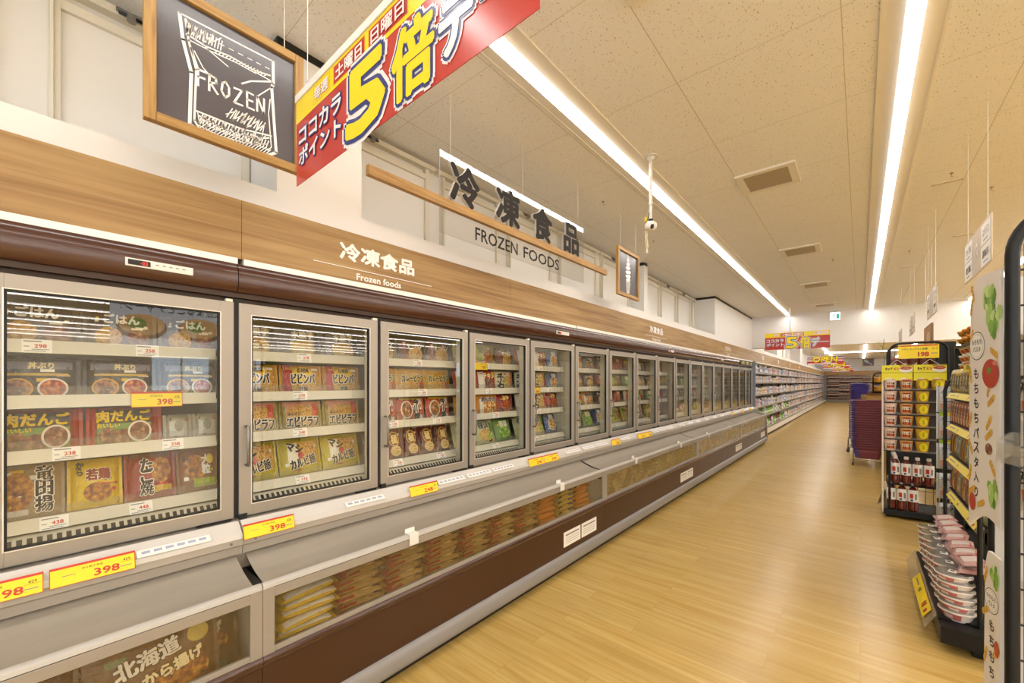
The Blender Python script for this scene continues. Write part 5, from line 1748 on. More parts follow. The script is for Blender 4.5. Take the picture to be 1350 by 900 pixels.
lo = MB(); lo.box(.0, RL + .1, -.16, .14, .06, .15, 'black_metal'); lo.obj('base', t)
n = 0
for i, (z, yo) in enumerate(RSH):
    L = RL * .80 if i < 4 else .62
    b = MB()
    h = .042 if i < 4 else .052 if i == 4 else .07
    b.box(-L / 2, L / 2, 0, .001, -h / 2, h / 2, mat('pale_yellow_card', '#ecd85a', .45) if i < 4 else 'yellow')
    b.text('58' if i == 3 else '98', L * .28, 0, h * .6, 'red', -.0006, bold=.03); b.text('各種', -L * .1, 0, h * .4, 'ink', -.0006, bold=.01); b.rect(-L * .32, .002, L * .22, h * .16, 'grey_ink', -.0006); b.rect(L * .42, -.005, L * .06, h * .4, 'red', -.0006)
    o = b.obj('price_card', fix=False)
    yc = RY1 - .15 - L / 2 if i < 4 else RY1 - .45 if i == 4 else RY1 - .80
    tag(o, 'yellow price card strip on the %s shelf edge of the food rack' % ['top', 'second', 'third', 'fourth', 'fifth', 'lowest'][i], 'price card', 'price strips on the food rack')
    tilt = -.6
    dx, dz = (-.021, -.024) if i < 5 else (-.036, -.042)
    o.rotation_euler = (tilt, 0, -R90)
    o.location = (RX + yo + dx - .0016, yc, z + dz + .0012)

kind('tall_pack', 'soup_packet', 'slim soup packet', .085, .17, .03, '#a89a7c', [('r', 0, .55, .8, .5, '#7d6a3c'), ('r', 0, .88, .9, .16, '#ded4ba'), ('t', 'だし', 0, .5, .14, '#efe6cc', 'v')])
kind('tall_yel', 'soup_packet', 'yellow soup packet', .085, .17, .03, '#b39a30', [('r', 0, .4, .8, .5, '#5c5a34'), ('r', 0, .88, .9, .16, '#e5d88a'), ('t', '鍋つゆ', 0, .5, .1, '#efe6cc', 'v')])
kind('brick_pack', 'curry_packet', 'brick red curry packet', .09, .165, .03, '#a5583c', [('r', .2, .5, .3, .8, '#d8c4a4'), ('e', -.15, .35, .2, .16, 'stew'), ('t', 'カレー', .2, .55, .14, '#4a1c14', 'v')])
kind('amber_pack', 'curry_packet', 'amber curry packet', .085, .165, .03, '#b07a2c', [('r', .1, .5, .4, .8, '#5a4a2c'), ('e', -.2, .3, .18, .14, 'stew')])
kind('sage_pack', 'pasta_sauce_packet', 'grey-green sauce packet', .085, .165, .03, '#8c957c', [('r', 0, .55, .7, .5, '#c8c8b4'), ('t', '和風', 0, .55, .16, '#3a4a30', 'v'), ('r', 0, .12, .8, .12, '#5a6a44')])
rows = [['tall_pack', 'tall_pack', 'tall_yel', 'tall_yel'] * 3, ['brick_pack'] * 12, ['amber_pack', 'amber_pack', 'sage_pack', 'sage_pack'] * 3, ['amber_pack', 'brick_pack', 'amber_pack', 'sage_pack'] * 3]
for i, row in enumerate(rows):
    for j, k in enumerate(row):
        y = RY1 - .06 - .098 * j
        if y < RY0 + .03:
            continue
        o = place_pack(k, '%s, %s from the far post, %s food rack shelf' % (PK[k]['label'], ORD[j], ['top', 'second', 'third', 'fourth'][i]), RX + .035, y, RSH[i][0] - .003, rz=-R90, tilt=-.06, group='packets on the food rack')
        o['category'] = 'food packet'
b = MB(); b.box(-.14, .14, 0, .002, -.03, .03, mat('lemon_card', '#e9dd0e', .4)); b.rect(0, .022, .28, .012, 'red', -.0006); b.text('お買得', 0, -.004, .03, 'ink', -.0008, bold=.02)
o = b.obj('price_card', fix=False); o.location = (RX + .02, 3.85, 1.60); o.rotation_euler = (0, 0, -R90); tag(o, 'bright yellow card standing over the top shelf of the food rack', 'price card')

# round bowls stacked at the foot, each a white bowl with a pink print and a dark clear lid
bb = MB()
R_ = .078
bb.lathe([(.048, 0), (.052, .004), (.072, .046), (R_, .050), (R_, .056), (.074, .058)], '#ddd3cb', 22)
for a0, a1, z0, z1, m_ in ((-2.9, .2, .014, .046, '#c8706c'), (-2.2, -1.5, .020, .042, '#e8dcd6'), (-.9, -.3, .020, .040, '#e0cfc8')):
    n = 12
    vs = []
    for i in range(n + 1):
        a = a0 + (a1 - a0) * i / n
        for z in (z0, z1):
            r = .052 + .02 * (z - .004) / .042 + (.0008 if m_ == '#c8706c' else .0014)
            vs.append((r * math.cos(a), r * math.sin(a), z))
    bb.add(vs, [(2 * i, 2 * i + 2, 2 * i + 3, 2 * i + 1) for i in range(n)], m_)
bb.lathe([(.0745, .0582), (.070, .066), (.0005, .067)], mat('smoky_clear_lid', '#7d7872', .15, coat=.4), 22)
bb.add([(-.026, -.02, .0675), (.026, -.02, .0675), (.026, .014, .0675), (-.026, .014, .0675)], [(0, 1, 2, 3)], 'paper')
bb.add([(-.018, -.014, .068), (.004, -.014, .068), (.004, .004, .068), (-.018, .004, .068)], [(0, 1, 2, 3)], 'ink')
b0 = bb.obj('noodle_bowl', smooth=40, fix=False)
k = 0
for s_ in range(7):
    y = RY1 - .16 - .165 * s_
    for L in range(6):
        o = b0 if k == 0 else b0.copy()
        if k:
            COL.objects.link(o)
        k += 1
        o.location = (.425 + rnd.uniform(-.004, .004) - .003 * L, y, .1515 + .040 * L); o.rotation_euler = (.0, -.0, -R90 + rnd.uniform(-.3, .3))
        tag(o, 'white and pink noodle bowl at the rack foot, %s from below in the %s stack' % (ORD[L], ORD[s_]), 'noodle bowl', 'bowls stacked at the foot of the food rack')
kind('pink_pack', 'meat_snack_pack', 'pink and white pack', .15, .11, .035, '#b98c86', [('r', .1, .5, .5, .7, '#d9c8c0'), ('r', -.3, .4, .2, .6, '#a5463c')])
for j in range(14):
    o = place_pack('pink_pack', 'pink and white pack on the fifth food rack shelf, %s of %s pile' % (['lower', 'upper'][j % 2], ORD[j // 2]), RX - .07, RY1 - .14 - .16 * (j // 2), .425 + .045 * (j % 2), rz=-R90, tilt=-1.35, yaw=rnd.uniform(-.2, .2), group='pink packs on the food rack')
    o['category'] = 'food packet'

# --- near rack at the right edge with the pasta boards on its aisle side
t = thing('tube_rack', 'nearest black tube rack with pasta boards on its aisle side', 'rack', (.268, 1.47, 0), 0)
b = MB()
b.tube(loop_path(0, .62, 0, .02, 1.905, .11, 10), .0122, 'black_metal', 12)
b.tube(loop_path(.03, .62, .36, .02, 1.66, .11, 10), .0115, 'black_metal', 10)
b.obj('tube_frame', t, smooth=60)
b = MB()
b.tube([(.022, .012, .05), (.022, .012, 1.82)], .0035, 'wire_black', 6)
for q in range(22):
    z = .12 + .082 * q
    b.tube([(.0, .012, z), (.62, .012, z)], .0026, 'wire_black', 6)
b.obj('wire_side', t)
b = MB(); b.box(.03, .60, .34, .352, .10, 1.80, 'beige_panel'); b.obj('back_board', t)
for z in (.3, .62, .94, 1.20, 1.42, 1.62):
    b = MB(); b.box(.012, .61, .03, .34, z - .008, z, 'beige_panel'); b.obj('shelf', t)
b = MB(); b.box(-.012, .63, -.02, .37, .0, .05, 'black_metal'); b.obj('base', t, bevel=.004)


def cup_noodle():
    b = MB()
    b.lathe([(.030, 0), (.032, .004), (.0405, .096), (.0435, .098), (.0435, .104), (.04, .106), (.0005, .107, 'paper')], '#ddd5ca', 24)
    yf = lambda x, z: -math.sqrt(max(0, (.0325 + .0085 * z / .096) ** 2 - x * x))
    for xx in (-.018, .012):
        b.text('どん兵'[:2] if xx < 0 else '旨い', xx, .066, .02, '#1d1a18', -.0008, bold=.05, vert=True, yf=yf)
    b.rect(0, .017, .05, .026, '#b8623a', -.0006, yf)
    return b.obj('cup_noodle', smooth=40, fix=False)


cn = cup_noodle()
k = 0
for zi, z in enumerate((1.42, 1.20)):
    for j in range(3):
        o = cn if k == 0 else cn.copy()
        if k:
            COL.objects.link(o)
        k += 1
        o.location = (.345 + .095 * j, 1.47 + .13, z + .0008); o.rotation_euler = (0, 0, -.6); o.scale = (1.15, 1.15, 1.15)
        tag(o, 'white cup noodle with black lettering in the nearest rack, %s shelf, %s from the tube' % (['upper', 'lower'][zi], ORD[j]), 'cup noodle', 'cup noodles in the nearest rack')
h = thing('price_holder', 'clear slanted price holder with yellow card at the nearest rack tube', 'price holder', (.275, 1.42, 1.385), -.55)
b = MB(); b.box(-.02, .22, 0, .004, -.055, .0, 'clear_film'); b.box(-.02, -.016, -.05, .004, -.055, 0, 'clear_film'); b.box(-.02, .22, -.05, -.047, -.055, -.01, 'clear_film'); b.obj('holder', h)
b = MB(); b.box(.035, .2, -.052, -.051, -.05, -.012, 'yellow'); b.obj('card', h)
h.rotation_euler = (.25, .15, -.55)


# pasta boards (face the aisle)
def leafy(d, x, z, r, y):
    rr = random.Random(int(x * 999 + z * 99))
    cols = [mat('leaf_print_a', '#7fae3e', .5), mat('leaf_print_b', '#a5cb66', .5), mat('leaf_print_c', '#c4de94', .5), mat('leaf_print_d', '#5d8f2c', .5)]
    for i in range(26):
        a = rr.uniform(0, 2 * PI); q = rr.uniform(0, .7) * r
        d.disc(x + q * math.cos(a), z + q * math.sin(a) * 1.25, r * rr.uniform(.16, .34), r * rr.uniform(.3, .55), cols[i % 4], y - .00004 * i, seg=8, rings=1)


def fusilli(d, x, z, a, y, L=.03):
    c, s = math.cos(a), math.sin(a)
    for q in range(6):
        u = (q - 2.5) * L / 5
        d.disc(x + u * c, z + u * s, .006, .0085, mat('pasta_print_' + 'ab'[q % 2], ['#c08f22', '#d9ad40'][q % 2], .5), y - .00004 * q, seg=8, rings=1)


def crest(d, x, z, r, y):
    for i, (k, m_) in enumerate(((1, 'ink'), (.94, 'paper'), (.80, 'ink'), (.785, 'paper'))):
        d.disc(x, z, r * k * 1.12, r * k, m_, y - .0001 * i, seg=30, rings=1)
    d.text('もちもち', x, z + .28 * r, .36 * r, 'ink', y - .0006, bold=.02, w=1.4 * r)
    d.text('パスタ', x, z - .25 * r, .36 * r, 'ink', y - .0006, bold=.02, w=1.1 * r)


def pasta_board(label, y0, y1, z0, z1, upper):
    w = .163 if upper else .080                  # real width; the board is turned a little towards the aisle
    zc, yc = (z0 + z1) / 2, (y0 + y1) / 2
    kx = w / (y1 - y0)
    t = thing('pasta_board', label, 'sign', (.252 - .17 * w / 2, 1.487 + .98 * w / 2, zc), -math.radians(80))
    H_ = z1 - z0
    zt = H_ / 2
    b = MB()
    n = 10
    pts = []
    for i in range(n + 1):
        u = i / n
        pts.append((-w / 2 + w * u, -zt + (.03 * math.sin(u * PI) if upper else 0) + (.035 * u if upper else 0)))
    pts += [(w / 2, zt - .005)]
    for i in range(1, 9):
        a = PI / 2 + PI / 2 * i / 8
        pts.append((-w * .12 + w * .30 * math.cos(a), zt - .10 + .10 * math.sin(a)))
    pts.append((-w * .47, H_ * .1))
    b.plate(pts, 0, .006, mat('white_board_print', '#e4ddd3', .4)); b.obj('board', t)
    pc = MB(); tx = MB(); y = -.0004
    Z = lambda z: z - zc                      # world height to local
    P = lambda yy: (yc - yy) * kx                    # world Y to local x
    def cut(nm):
        pc.obj(nm, t, fix=False)
        pc.__init__()
    if upper:
        leafy(pc, P(1.60), Z(1.70), .04, y); leafy(pc, P(1.545), Z(1.66), .042, y); cut('leaf_picture')
        crest(tx, P(1.735), Z(1.595), .037, y)
        pc.disc(P(1.58), Z(1.522), .041, .036, mat('tomato_print', '#b5341c', .35), y - .0008)
        pc.disc(P(1.59), Z(1.53), .010, .008, mat('leaf_print_d', '#5d8f2c', .5), y - .0012, seg=7)
        pc.disc(P(1.53), Z(1.547), .012, .006, mat('tomato_shine', '#d9806a', .35), y - .0012, seg=8)
        for i, ch in enumerate('もちもちパスタ入り'):
            tx.text(ch, P(1.745), Z(1.523 - .0385 * i), .026, 'ink', y, bold=.03)
        cut('tomato_picture')
        for yy, z, a in ((1.545, 1.572, -.5), (1.60, 1.485, 1.2), (1.575, 1.455, .6), (1.60, 1.40, .9), (1.56, 1.29, -.9), (1.60, 1.37, .6), (1.80, 1.70, 1.3), (1.785, 1.735, -1.2), (1.80, 1.62, 1.2), (1.815, 1.52, -1.3), (1.82, 1.40, 1.2), (1.815, 1.33, -1.0), (1.82, 1.26, 1.3), (1.80, 1.215, .5), (1.69, 1.19, .4)):
            fusilli(pc, P(yy), Z(z), a, y); cut('pasta_picture')
        pc.disc(P(1.60), Z(1.335), .017, .015, FOOD['meat'], y - .0005, seg=10); cut('mushroom_picture')
        leafy(pc, P(1.56), Z(1.225), .036, y); cut('leaf_picture'); pc.disc(P(1.79), Z(1.185), .018, .024, mat('tomato_print', '#b5341c', .35), y - .0006)
    else:
        leafy(pc, P(1.535), Z(1.03), .026, y); cut('leaf_picture')
        crest(tx, P(1.572), Z(.965), .030, y)
        for i, ch in enumerate('もちもちパスタ入り'):
            tx.text(ch, P(1.572), Z(.905 - .038 * i), .025, 'ink', y, bold=.03)
        for yy, z, a in ((1.635, 1.02, 1.2), (1.64, .93, .6), (1.64, .82, 1.2), (1.635, .72, -1.0), (1.63, .62, 1.2), (1.52, .85, .8)):
            fusilli(pc, P(yy), Z(z), a, y); cut('pasta_picture')
        pc.disc(P(1.515), Z(.86), .012, .02, mat('tomato_print', '#b5341c', .35), y - .0006)
    cut('tomato_picture')
    tx.obj('printed_lettering', t, fix=False)


pasta_board('white upper pasta board with vertical black lettering and a tomato', 1.485, 1.842, 1.115, 1.775, True)
pasta_board('white lower pasta board under the upper one', 1.485, 1.665, .30, 1.085, False)

# soy bean board opposite the first freezer door, glow added so its reflection shows
t = thing('display_board', 'bean dish display board with added glow hanging opposite, mirrored in the first freezer door', 'display board', (.92, .92, 2.08), -R90)
b = MB(); b.box(-.46, .46, 0, .004, -.24, .2, mat('boosted_glow_face', '#b4b4b6', .5, emit=5)); b.obj('display_panel', t)
b = MB(); b.text('大豆まるごとチャージ!', 0, .13, .085, 'ink', -.001, bold=.015, w=.78)
b.obj('printed_lettering', t, fix=False)
for x in (-.2, .24):
    b = MB(); b.disc(x, -.06, .18, .12, mat('boosted_glow_bowl', '#6a4e3a', .5, emit=6), -.001); b.disc(x, -.04, .165, .10, mat('boosted_glow_food', '#b08a5a', .5, emit=6), -.002); b.disc(x + .04, -.03, .07, .05, mat('boosted_glow_green', '#6d7a3a', .5, emit=6), -.003); b.obj('bowl_picture', t, fix=False)
wires(t, 'hanging_wire', [[(x, .002, .195), (x, .002, CZ - 2.08)] for x in (-.4, .4)], .0015, 'white_plastic')

# ------------------------------------------------------------------ shopping baskets
def basket_mb():
    b = MB()
    W0, D0, W1, D1, Hh = .17, .12, .225, .165, .20

    def ring(w, d, z, r=.075, n=6):
        p = []
        for cx, cy, a0 in ((w - r, d - r, 0), (-w + r, d - r, 90), (-w + r, -d + r, 180), (w - r, -d + r, 270)):
            for i in range(n):
                a = math.radians(a0 + 90 * i / (n - 1))
                p.append((cx + r * math.cos(a), cy + r * math.sin(a), z))
        return p
    R = [ring(W0, D0, 0), ring(W0 + .03, D0 + .025, .13), ring(W1 - .045, D1 - .045, Hh - .019), ring(W1 + .004, D1 + .004, Hh - .018), ring(W1 + .008, D1 + .008, Hh - .005), ring(W1 - .004, D1 - .004, Hh), ring(W1 - .05, D1 - .05, Hh), ring(W0 + .025, D0 + .02, .13), ring(W0 - .005, D0 - .005, .006)]
    n = len(R[0])
    for i in range(len(R) - 1):
        vs = R[i] + R[i + 1]
        for k in range(n):
            q = (k + 1) % n
            side = vs[k][0] + vs[q][0] < -.20
            b.add([vs[k], vs[q], vs[n + q], vs[n + k]], [(0, 1, 2, 3)], 'purple' if side else 'maroon')
    b.add(R[0], [tuple(range(n - 1, -1, -1))], 'maroon'); b.add(R[-1], [tuple(range(n))], 'maroon')
    return b


def basket_proto():
    t = thing('shopping_basket', 'basket', 'basket', (0, 0, -4), 0, 'nested shopping baskets')
    basket_mb().obj('body', t, smooth=40)
    h = MB()
    for s in (-1, 1):
        h = MB(); h.tube([(-.19, s * .165, .2), (-.16, s * .175, .206), (.16, s * .175, .206), (.19, s * .165, .2)], .006, 'maroon', 6); h.obj('handle', t)
    return t


BK = basket_proto()
n = 0
for (bx, by, z0, cnt, where) in ((.10, 9.85, .13, 21, 'front basket stack'), (-.01, 11.6, .13, 28, 'rear basket stack')):
    for i in range(cnt):
        lab = 'maroon shopping basket with violet end, %s from the bottom of the %s' % (ORD[i], where)
        loc = (bx, by, z0 + .0425 * i)
        if n == 0:
            BK.location = loc; BK['label'] = lab
        else:
            dup(BK, lab, loc, (0, 0, R90 if by > 11 else 0))
        n += 1
for by, where in ((9.85, 'front'), (11.6, 'rear')):
    t = thing('basket_cart', 'grey tube cart on casters under the %s basket stack' % where, 'cart', (.10 if by < 11 else -.01, by, 0), 0 if by < 11 else R90, 'basket carts')
    b = MB()
    for s in (-1, 1):
        x = .20 * s
        b.tube([(x, -.19, .06), (x, -.19, .27), (x * .97, -.17, .30), (x * .97, .17, .30), (x, .19, .27), (x, .19, .06)], .009, 'steel', 8)
    b.tube([(-.20, -.19, .115), (.20, -.19, .115)], .008, 'steel', 8); b.tube([(-.20, .19, .115), (.20, .19, .115)], .008, 'steel', 8)
    b.tube([(-.20, -.19, .115), (-.20, .19, .115)], .008, 'steel', 8); b.tube([(.20, -.19, .115), (.20, .19, .115)], .008, 'steel', 8)
    b.obj('frame', t, smooth=50)
    for sx in (-1, 1):
        for sy in (-1, 1):
            c = MB(); c.lathe([(.026, -.011), (.03, 0), (.026, .011)], 'gasket', 12); c.v = [(.20 * sx + q[2], .19 * sy + q[0], .031 + q[1]) for q in c.v]
            c.tube([(.20 * sx, .19 * sy, .032), (.20 * sx, .19 * sy, .065)], .008, 'steel', 6); c.obj('caster', t)
b = MB(); b.box(-.13, .13, -.10, .10, 0, .09, mat('brown_cardboard', '#b08a52', .7)); b.quad([(-.13, -.10, .09), (.13, -.10, .09), (.15, -.16, .13), (-.15, -.16, .13)], mat('brown_cardboard', '#b08a52', .7))
o = b.obj('cardboard_box'); o.location = (.17, 9.86, .13 + .0425 * 20 + .203); o.rotation_euler = (0, 0, .4)
tag(o, 'small open cardboard box standing on the front basket stack', 'box')

# ------------------------------------------------------------------ display stand behind the baskets
t = thing('display_stand', 'dark display stand with yellow packs behind the shopping baskets', 'rack', (.50, 12.2, 0), 0)
b = MB(); b.tube(loop_path(-.28, .30, .0, .03, 1.72, .1), .014, 'black_metal', 8); b.tube(loop_path(-.28, .30, .4, .03, 1.72, .1), .014, 'black_metal', 8); b.box(-.3, .32, -.02, .42, 0, .1, 'black_metal'); b.box(-.27, .29, .38, .4, .1, 1.6, 'dark_back'); b.obj('tube_frame', t)
for z in (.4, .75, 1.08, 1.3, 1.5):
    b = MB(); b.box(-.27, .29, .0, .38, z - .015, z, 'black_metal'); b.obj('shelf', t)
kind('yellow_box', 'snack_pack', 'yellow snack pack', .13, .17, .05, '#d9a520', [('e', 0, .4, .34, .24, 'fried'), ('r', 0, .85, .9, .2, '#2d3a6a')])
kind('dark_box', 'snack_pack', 'violet-grey snack pack', .13, .2, .05, '#4a4152', [('r', 0, .5, .6, .5, '#b08aa0')])
for zi, z in enumerate((.4, .75, 1.08, 1.3, 1.5)):
    for j in range(4):
        kk = 'yellow_box' if zi > 1 and j < 3 else 'dark_box'
        o = place_pack(kk, '%s on the %s shelf of the display stand behind the baskets, %s along' % (PK[kk]['label'], ORD[zi], ORD[j]), .27 + .14 * j, 12.245, z + .001, rz=0, tilt=-.05, group='packs on the display stand')
        o['category'] = 'snack'
t = thing('potted_plant', 'trailing green vine on top of the display stand behind the baskets', 'plant', (.40, 12.4, 1.735), 0)
b = MB(); b.lathe([(.04, 0), (.06, .10), (.063, .105), (.055, .108)], 'white_plastic', 14); b.obj('pot', t, smooth=40)
b = MB()
rr = random.Random(3)
for i in range(46):
    z = .1 + .62 * rr.random(); r = .03 + .05 * rr.random(); a = rr.uniform(0, 2 * PI); L = .05
    c = Vector((r * math.cos(a), r * math.sin(a), z)); u = Vector((math.cos(a), math.sin(a), rr.uniform(-.4, .6))).normalized() * L; v = Vector((-math.sin(a), math.cos(a), .2)) * L * .35
    b.add([c, c + u * .5 + v, c + u, c + u * .5 - v], [(0, 1, 2, 3)], mat('leaf_green', '#6f9440', .45))
b.obj('leaves', t, fix=False)
b = MB(); b.tube([(0, 0, .1), (.02, .01, .3), (-.02, 0, .5), (.01, 0, .74)], .006, mat('stem_green', '#5a6f38', .6), 6); b.obj('stem', t)

# ------------------------------------------------------------------ household shelves along the left wall beyond the freezers
HZ = [.20, .56, .84, 1.17, 1.50, 1.76]
SHX = -2.02


def household_bay():
    t = thing('display_shelf', 'bay', 'shelf unit', (SHX, YE + .15, 0), R90, 'household shelf bays')
    L = 1.83
    b = MB(); b.box(0, L, .46, .48, .0, 2.04, 'beige_panel'); b.box(0, L, .02, .46, .06, .17, 'shelf_metal'); b.box(0, L, .0, .02, 0, .06, 'black'); b.box(0, L, -.02, .02, .06, .185, 'white_plastic')
    b.box(0, L, .455, .46, .2, 2.04, mat('dark_peg_back', '#6d675f', .7)); b.obj('carcass', t)
    b = MB()
    for x in (0, L - .03):
        b.box(x, x + .03, .43, .455, .2, 2.04, 'black_metal')
    b.obj('upright', t)
    for z in HZ:
        d = .06 if z < 1.3 else .10
        b = MB(); b.box(.004, L - .004, d, .45, z - .02, z, 'beige_panel'); so = b.obj('shelf', t)
        b = MB(); b.box(.004, L - .004, d - .012, d - .001, z - .034, z + .004, mat('brown_shelf_rail', '#8a7d70', .4)); b.obj('price_rail', so)
    return t


HB = household_bay()
NB = 15
for i in range(NB):
    lab = '%s household shelf bay beyond the freezers' % ORD[i]
    if i == 0:
        HB['label'] = lab
    else:
        dup(HB, lab, (SHX, YE + .15 + 1.84 * i, 0))
b = MB(); b.box(0, .04, .0, .48, 0.0, 2.04, mat('blue_grey_side', '#7f8fa8', .5))
o = b.obj('shelf_end_panel'); o.location = (SHX, YE + .10, 0); o.rotation_euler = (0, 0, R90); tag(o, 'pale blue end panel between the freezer row and the household shelves', 'panel')


def goods():
    G = []

    def box(name, desc, w, h, d, col, col2):
        b = MB(); b.box(-w / 2, w / 2, -d / 2, d / 2, 0, h, ink(col)); b.rect(0, h * .6, w * .8, h * .35, ink(col2), -d / 2 - .0008); b.rect(0, h * .2, w * .6, h * .1, 'grey_ink', -d / 2 - .0008)
        G.append((b, name, desc, w))

    def bot(name, desc, r, h, col, col2, capc):
        b = MB(); b.lathe([(r * .9, 0), (r, .01), (r, h * .62), (r * .45, h * .78), (r * .4, h * .82)], ink(col), 12, sy=.7); b.lathe([(r * .42, h * .82), (r * .42, h)], ink(capc), 10)
        yf = lambda x, z: -math.sqrt(max(0, r * r - x * x)) * .7
        b.rect(0, h * .35, r * 1.4, h * .35, ink(col2), -.001, yf)
        G.append((b, name, desc, 2 * r))
    box('soap_carton', 'white and rose carton', .11, .2, .08, '#e0dad6', '#b87a80')
    box('detergent_carton', 'white and blue carton', .13, .2, .09, '#dcdce0', '#7d8fb8')
    bot('shampoo_bottle', 'white pump bottle', .045, .24, '#e8e4de', '#b9a2b4', '#d8d4ce')
    bot('detergent_bottle', 'blue bottle', .05, .23, '#8ea8c8', '#e8e6e2', '#e8e6e2')
    box('refill_pouch', 'pale pink refill pouch', .12, .21, .05, '#d9bfc2', '#a8607a')
    bot('cleaner_bottle', 'green bottle', .045, .22, '#7fae4a', '#e0e6cc', '#5a8a34')
    box('refill_pouch', 'violet and white refill pouch', .12, .21, .05, '#cfc6d8', '#7a6aa6')
    bot('spray_bottle', 'clear grey bottle', .04, .22, '#b9bcc2', '#5a6a8e', '#2f3444')
    box('paper_carton', 'cream carton', .12, .17, .1, '#e2d8c6', '#c08a4a')
    bot('drink_bottle', 'dark bottle', .04, .22, '#4a4650', '#c8b8a0', '#a03a34')
    return G


GD = []
for b, name, desc, w in goods():
    GD.append([b, name, desc, w, None])


def put_goods(gi, label, x, y, z, rz, group, s=1.0):
    b, name, desc, w, o = GD[gi]
    if o is None:
        o = b.obj(name, fix=False); GD[gi][4] = o
    else:
        o = o.copy(); COL.objects.link(o)
    o.location = (x, y, z); o.rotation_euler = (0, 0, rz); o.scale = (s, s, s)
    tag(o, label, 'household product', group)
    return o


SHN = ['base', 'lowest', 'second', 'third', 'fourth', 'top']
rr = random.Random(11)
for bay in range(4):
    for si, z in enumerate(HZ):
        y = YE + .15 + 1.84 * bay + .06
        yend = YE + .15 + 1.84 * (bay + 1) - .08
        j = 0
        cur = rr.choice([0, 1, 2, 3, 4, 6, 7, 8] if si > 1 else [2, 3, 5, 7, 9, 5])
        while y < yend:
            if j % 3 == 0:
                cur = rr.choice([0, 1, 2, 3, 4, 6, 7, 8] if si > 1 else [2, 3, 5, 7, 9, 5])
            w = GD[cur][3] * 1.08 + .012
            put_goods(cur, '%s, %s along the %s shelf of the %s household bay' % (GD[cur][2], ORD[j], SHN[si], ORD[bay]), SHX - (.07 if z < 1.3 else .11) - .06, y + w / 2, z + .001, R90, 'household products', (1.0 if si != 4 else .92) * rr.uniform(.84, 1.06))
            y += w; j += 1
# farther bays, beyond counting: one mass of packets
b = MB()
for bay in range(4, NB):
    for si, z in enumerate(HZ):
        y = YE + .15 + 1.84 * bay + .05
        yend = YE + .15 + 1.84 * (bay + 1) - .06
        while y < yend:
            big = bay > 5 and si < 5
            w = rr.uniform(.16, .3) if big else rr.uniform(.08, .14); h = rr.uniform(.2, .25) if big else rr.uniform(.15, .21)
            h = min(h, (HZ[si + 1] - z - .04) if si < 5 else .22)
            c = rr.choice(['#e6e2de', '#dfe0e6', '#c9d0e0', '#e2cfc4', '#d9b8a8', '#8f9cc0', '#e8e0d0', '#6a6f9a', '#ded6de'])
            b.box(y, y + w, .0, .3, z + .001, z + h, ink(c)); b.rect(y + w / 2, z + h * .55, w * .7, h * .4, ink(rr.choice(['#b8504a', '#4a5f9e', '#e9e4dc', '#d9a24a', '#9aa86a'])), -.001)
            y += w + .01
b.v = [(SHX - .13 - q[1], q[0], q[2]) for q in b.v]
o = b.obj('packaged_goods', fix=False)
tag(o, 'mass of pale packaged goods filling the far household shelf bays', 'household products', kind='stuff')

# ------------------------------------------------------------------ shelves on the back wall
BY = 39.4
for i in range(4):
    t = thing('display_shelf', 'rear wall shelf bay with rows of bottles, %s from the household shelves' % ORD[i], 'shelf unit', (-1.98 + 1.83 * i, BY, 0), 0, 'rear wall shelf bays')
    b = MB(); b.box(0, 1.82, .5, .52, 0, 2.0, 'inner_dark'); b.box(0, 1.82, .0, .5, .0, .25, 'inner_dark'); b.obj('carcass', t)
    for z in (.25, .6, .95, 1.28, 1.6, 1.9):
        b = MB(); b.box(0, 1.82, .0, .5, z - .035, z, 'shelf_metal'); b.obj('shelf', t)
b = MB(); b.box(-2.08, 5.4, BY - .03, BY + .04, 2.05, 2.36, 'fasc'); struct(b, 'trim_40')
bt = MB(); bt.lathe([(.036, 0), (.04, .01), (.04, .14), (.016, .2), (.016, .24)], ink('#6a2c26'), 8); bt.rect(0, .08, .06, .08, ink('#d9c8b8'), -.042)
bt2 = MB(); bt2.lathe([(.036, 0), (.04, .01), (.04, .14), (.016, .2), (.016, .24)], ink('#b9a89a'), 8); bt2.rect(0, .08, .06, .08, ink('#8a3a3a'), -.042)
P2 = [None, None]
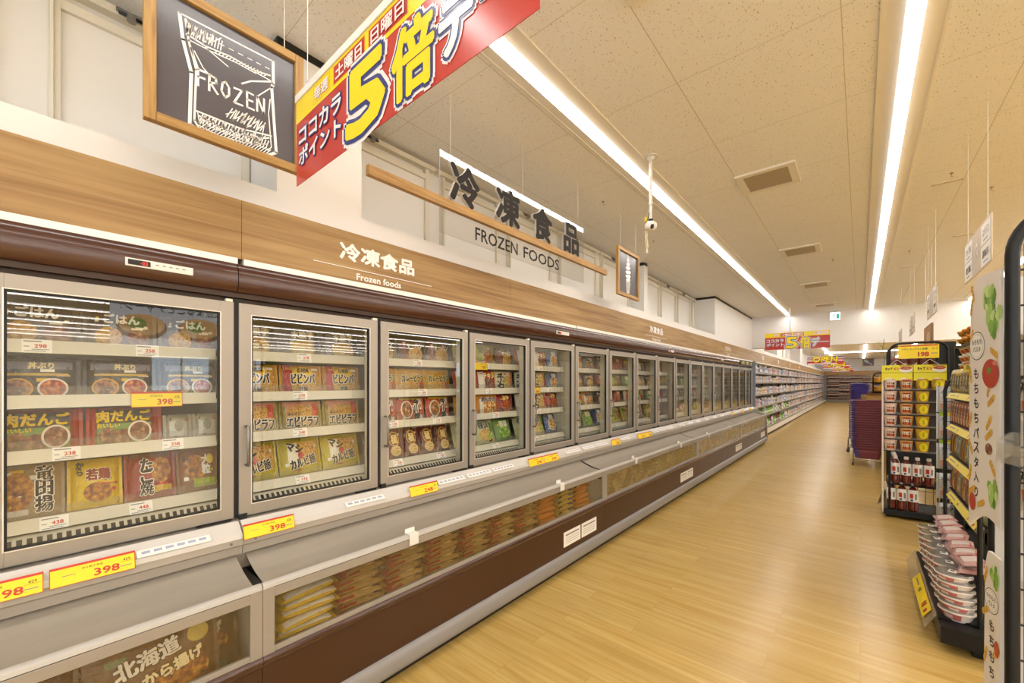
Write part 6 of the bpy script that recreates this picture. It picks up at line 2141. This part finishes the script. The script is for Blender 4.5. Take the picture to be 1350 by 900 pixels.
for si, z in enumerate((.25, .6, .95, 1.28, 1.6, 1.9)):
    for j in range(26):
        kq = (si + j // 7) % 2
        if P2[kq] is None:
            P2[kq] = (bt if kq == 0 else bt2).obj('sauce_bottle', fix=False); o = P2[kq]
        else:
            o = P2[kq].copy(); COL.objects.link(o)
        o.location = (-1.85 + .098 * j, BY + .1, z); o.scale = (1, 1, 1.05)
        tag(o, '%s bottle among those on the %s rear wall shelf' % (['dark red', 'pale'][kq], ['lowest', 'second', 'third', 'fourth', 'fifth', 'top'][si]), 'bottle', '%s bottles on the %s rear wall shelf' % (['dark red', 'pale'][kq], ['lowest', 'second', 'third', 'fourth', 'fifth', 'top'][si]))
t = thing('framed_picture', 'small dark picture of a spatula high on the rear wall', 'picture', (.45, YF - .03, 3.02), 0)
b = MB(); b.box(-.32, .32, 0, .03, -.30, .22, 'frame_oak'); b.obj('picture_frame', t)
b = MB(); b.rect(0, -.04, .56, .44, 'chalkboard', -.002); b.stroke([(.2, -.2), (-.05, .0)], .05, 'chalk', -.005); b.stroke([(-.05, .0), (-.17, .1)], .16, 'chalk', -.006); b.obj('chalk_panel', t, fix=False)

# ------------------------------------------------------------------ gondolas in the neighbouring aisle, seen above and between the racks
t = thing('gondola', 'long beige shelf row behind the wire rack, reddish packs near its top', 'shelf unit', (1.25, 6.9, 0), 0)
b = MB(); b.box(-.35, .6, 0, 5.2, 0, .12, 'black_metal'); b.box(.10, .14, 0, 5.2, .12, 1.75, 'beige_panel'); b.box(-.36, .61, -.03, 0, 0, 1.78, 'black'); b.obj('carcass', t)
for z in (.45, .8, 1.15, 1.5):
    b = MB(); b.box(-.34, .59, .0, 5.2, z - .02, z, 'shelf_metal'); b.obj('shelf', t)
kind('hang_red', 'snack_bag', 'reddish snack bag', .15, .22, .05, '#8f4a40', [('r', 0, .45, .7, .4, '#c9b0a2'), ('r', 0, .85, .9, .2, '#6a2a24')])
for j in range(5):
    o = place_pack('hang_red', 'reddish snack bag standing behind the cup meal headers, %s from the basket side' % ORD[j], CX + .10 + .085 * j, CY + .25, 1.56, rz=0, tilt=0, sc=(.52, 1, 1), group='snack bags in the wire rack'); o['category'] = 'snack'
b = MB(); b.box(.05, .43, .1, .42, 1.535, 1.545, 'black_metal'); o = b.obj('shelf', bpy.data.objects['wire_rack'])

bpy.data.objects.remove(_fo)
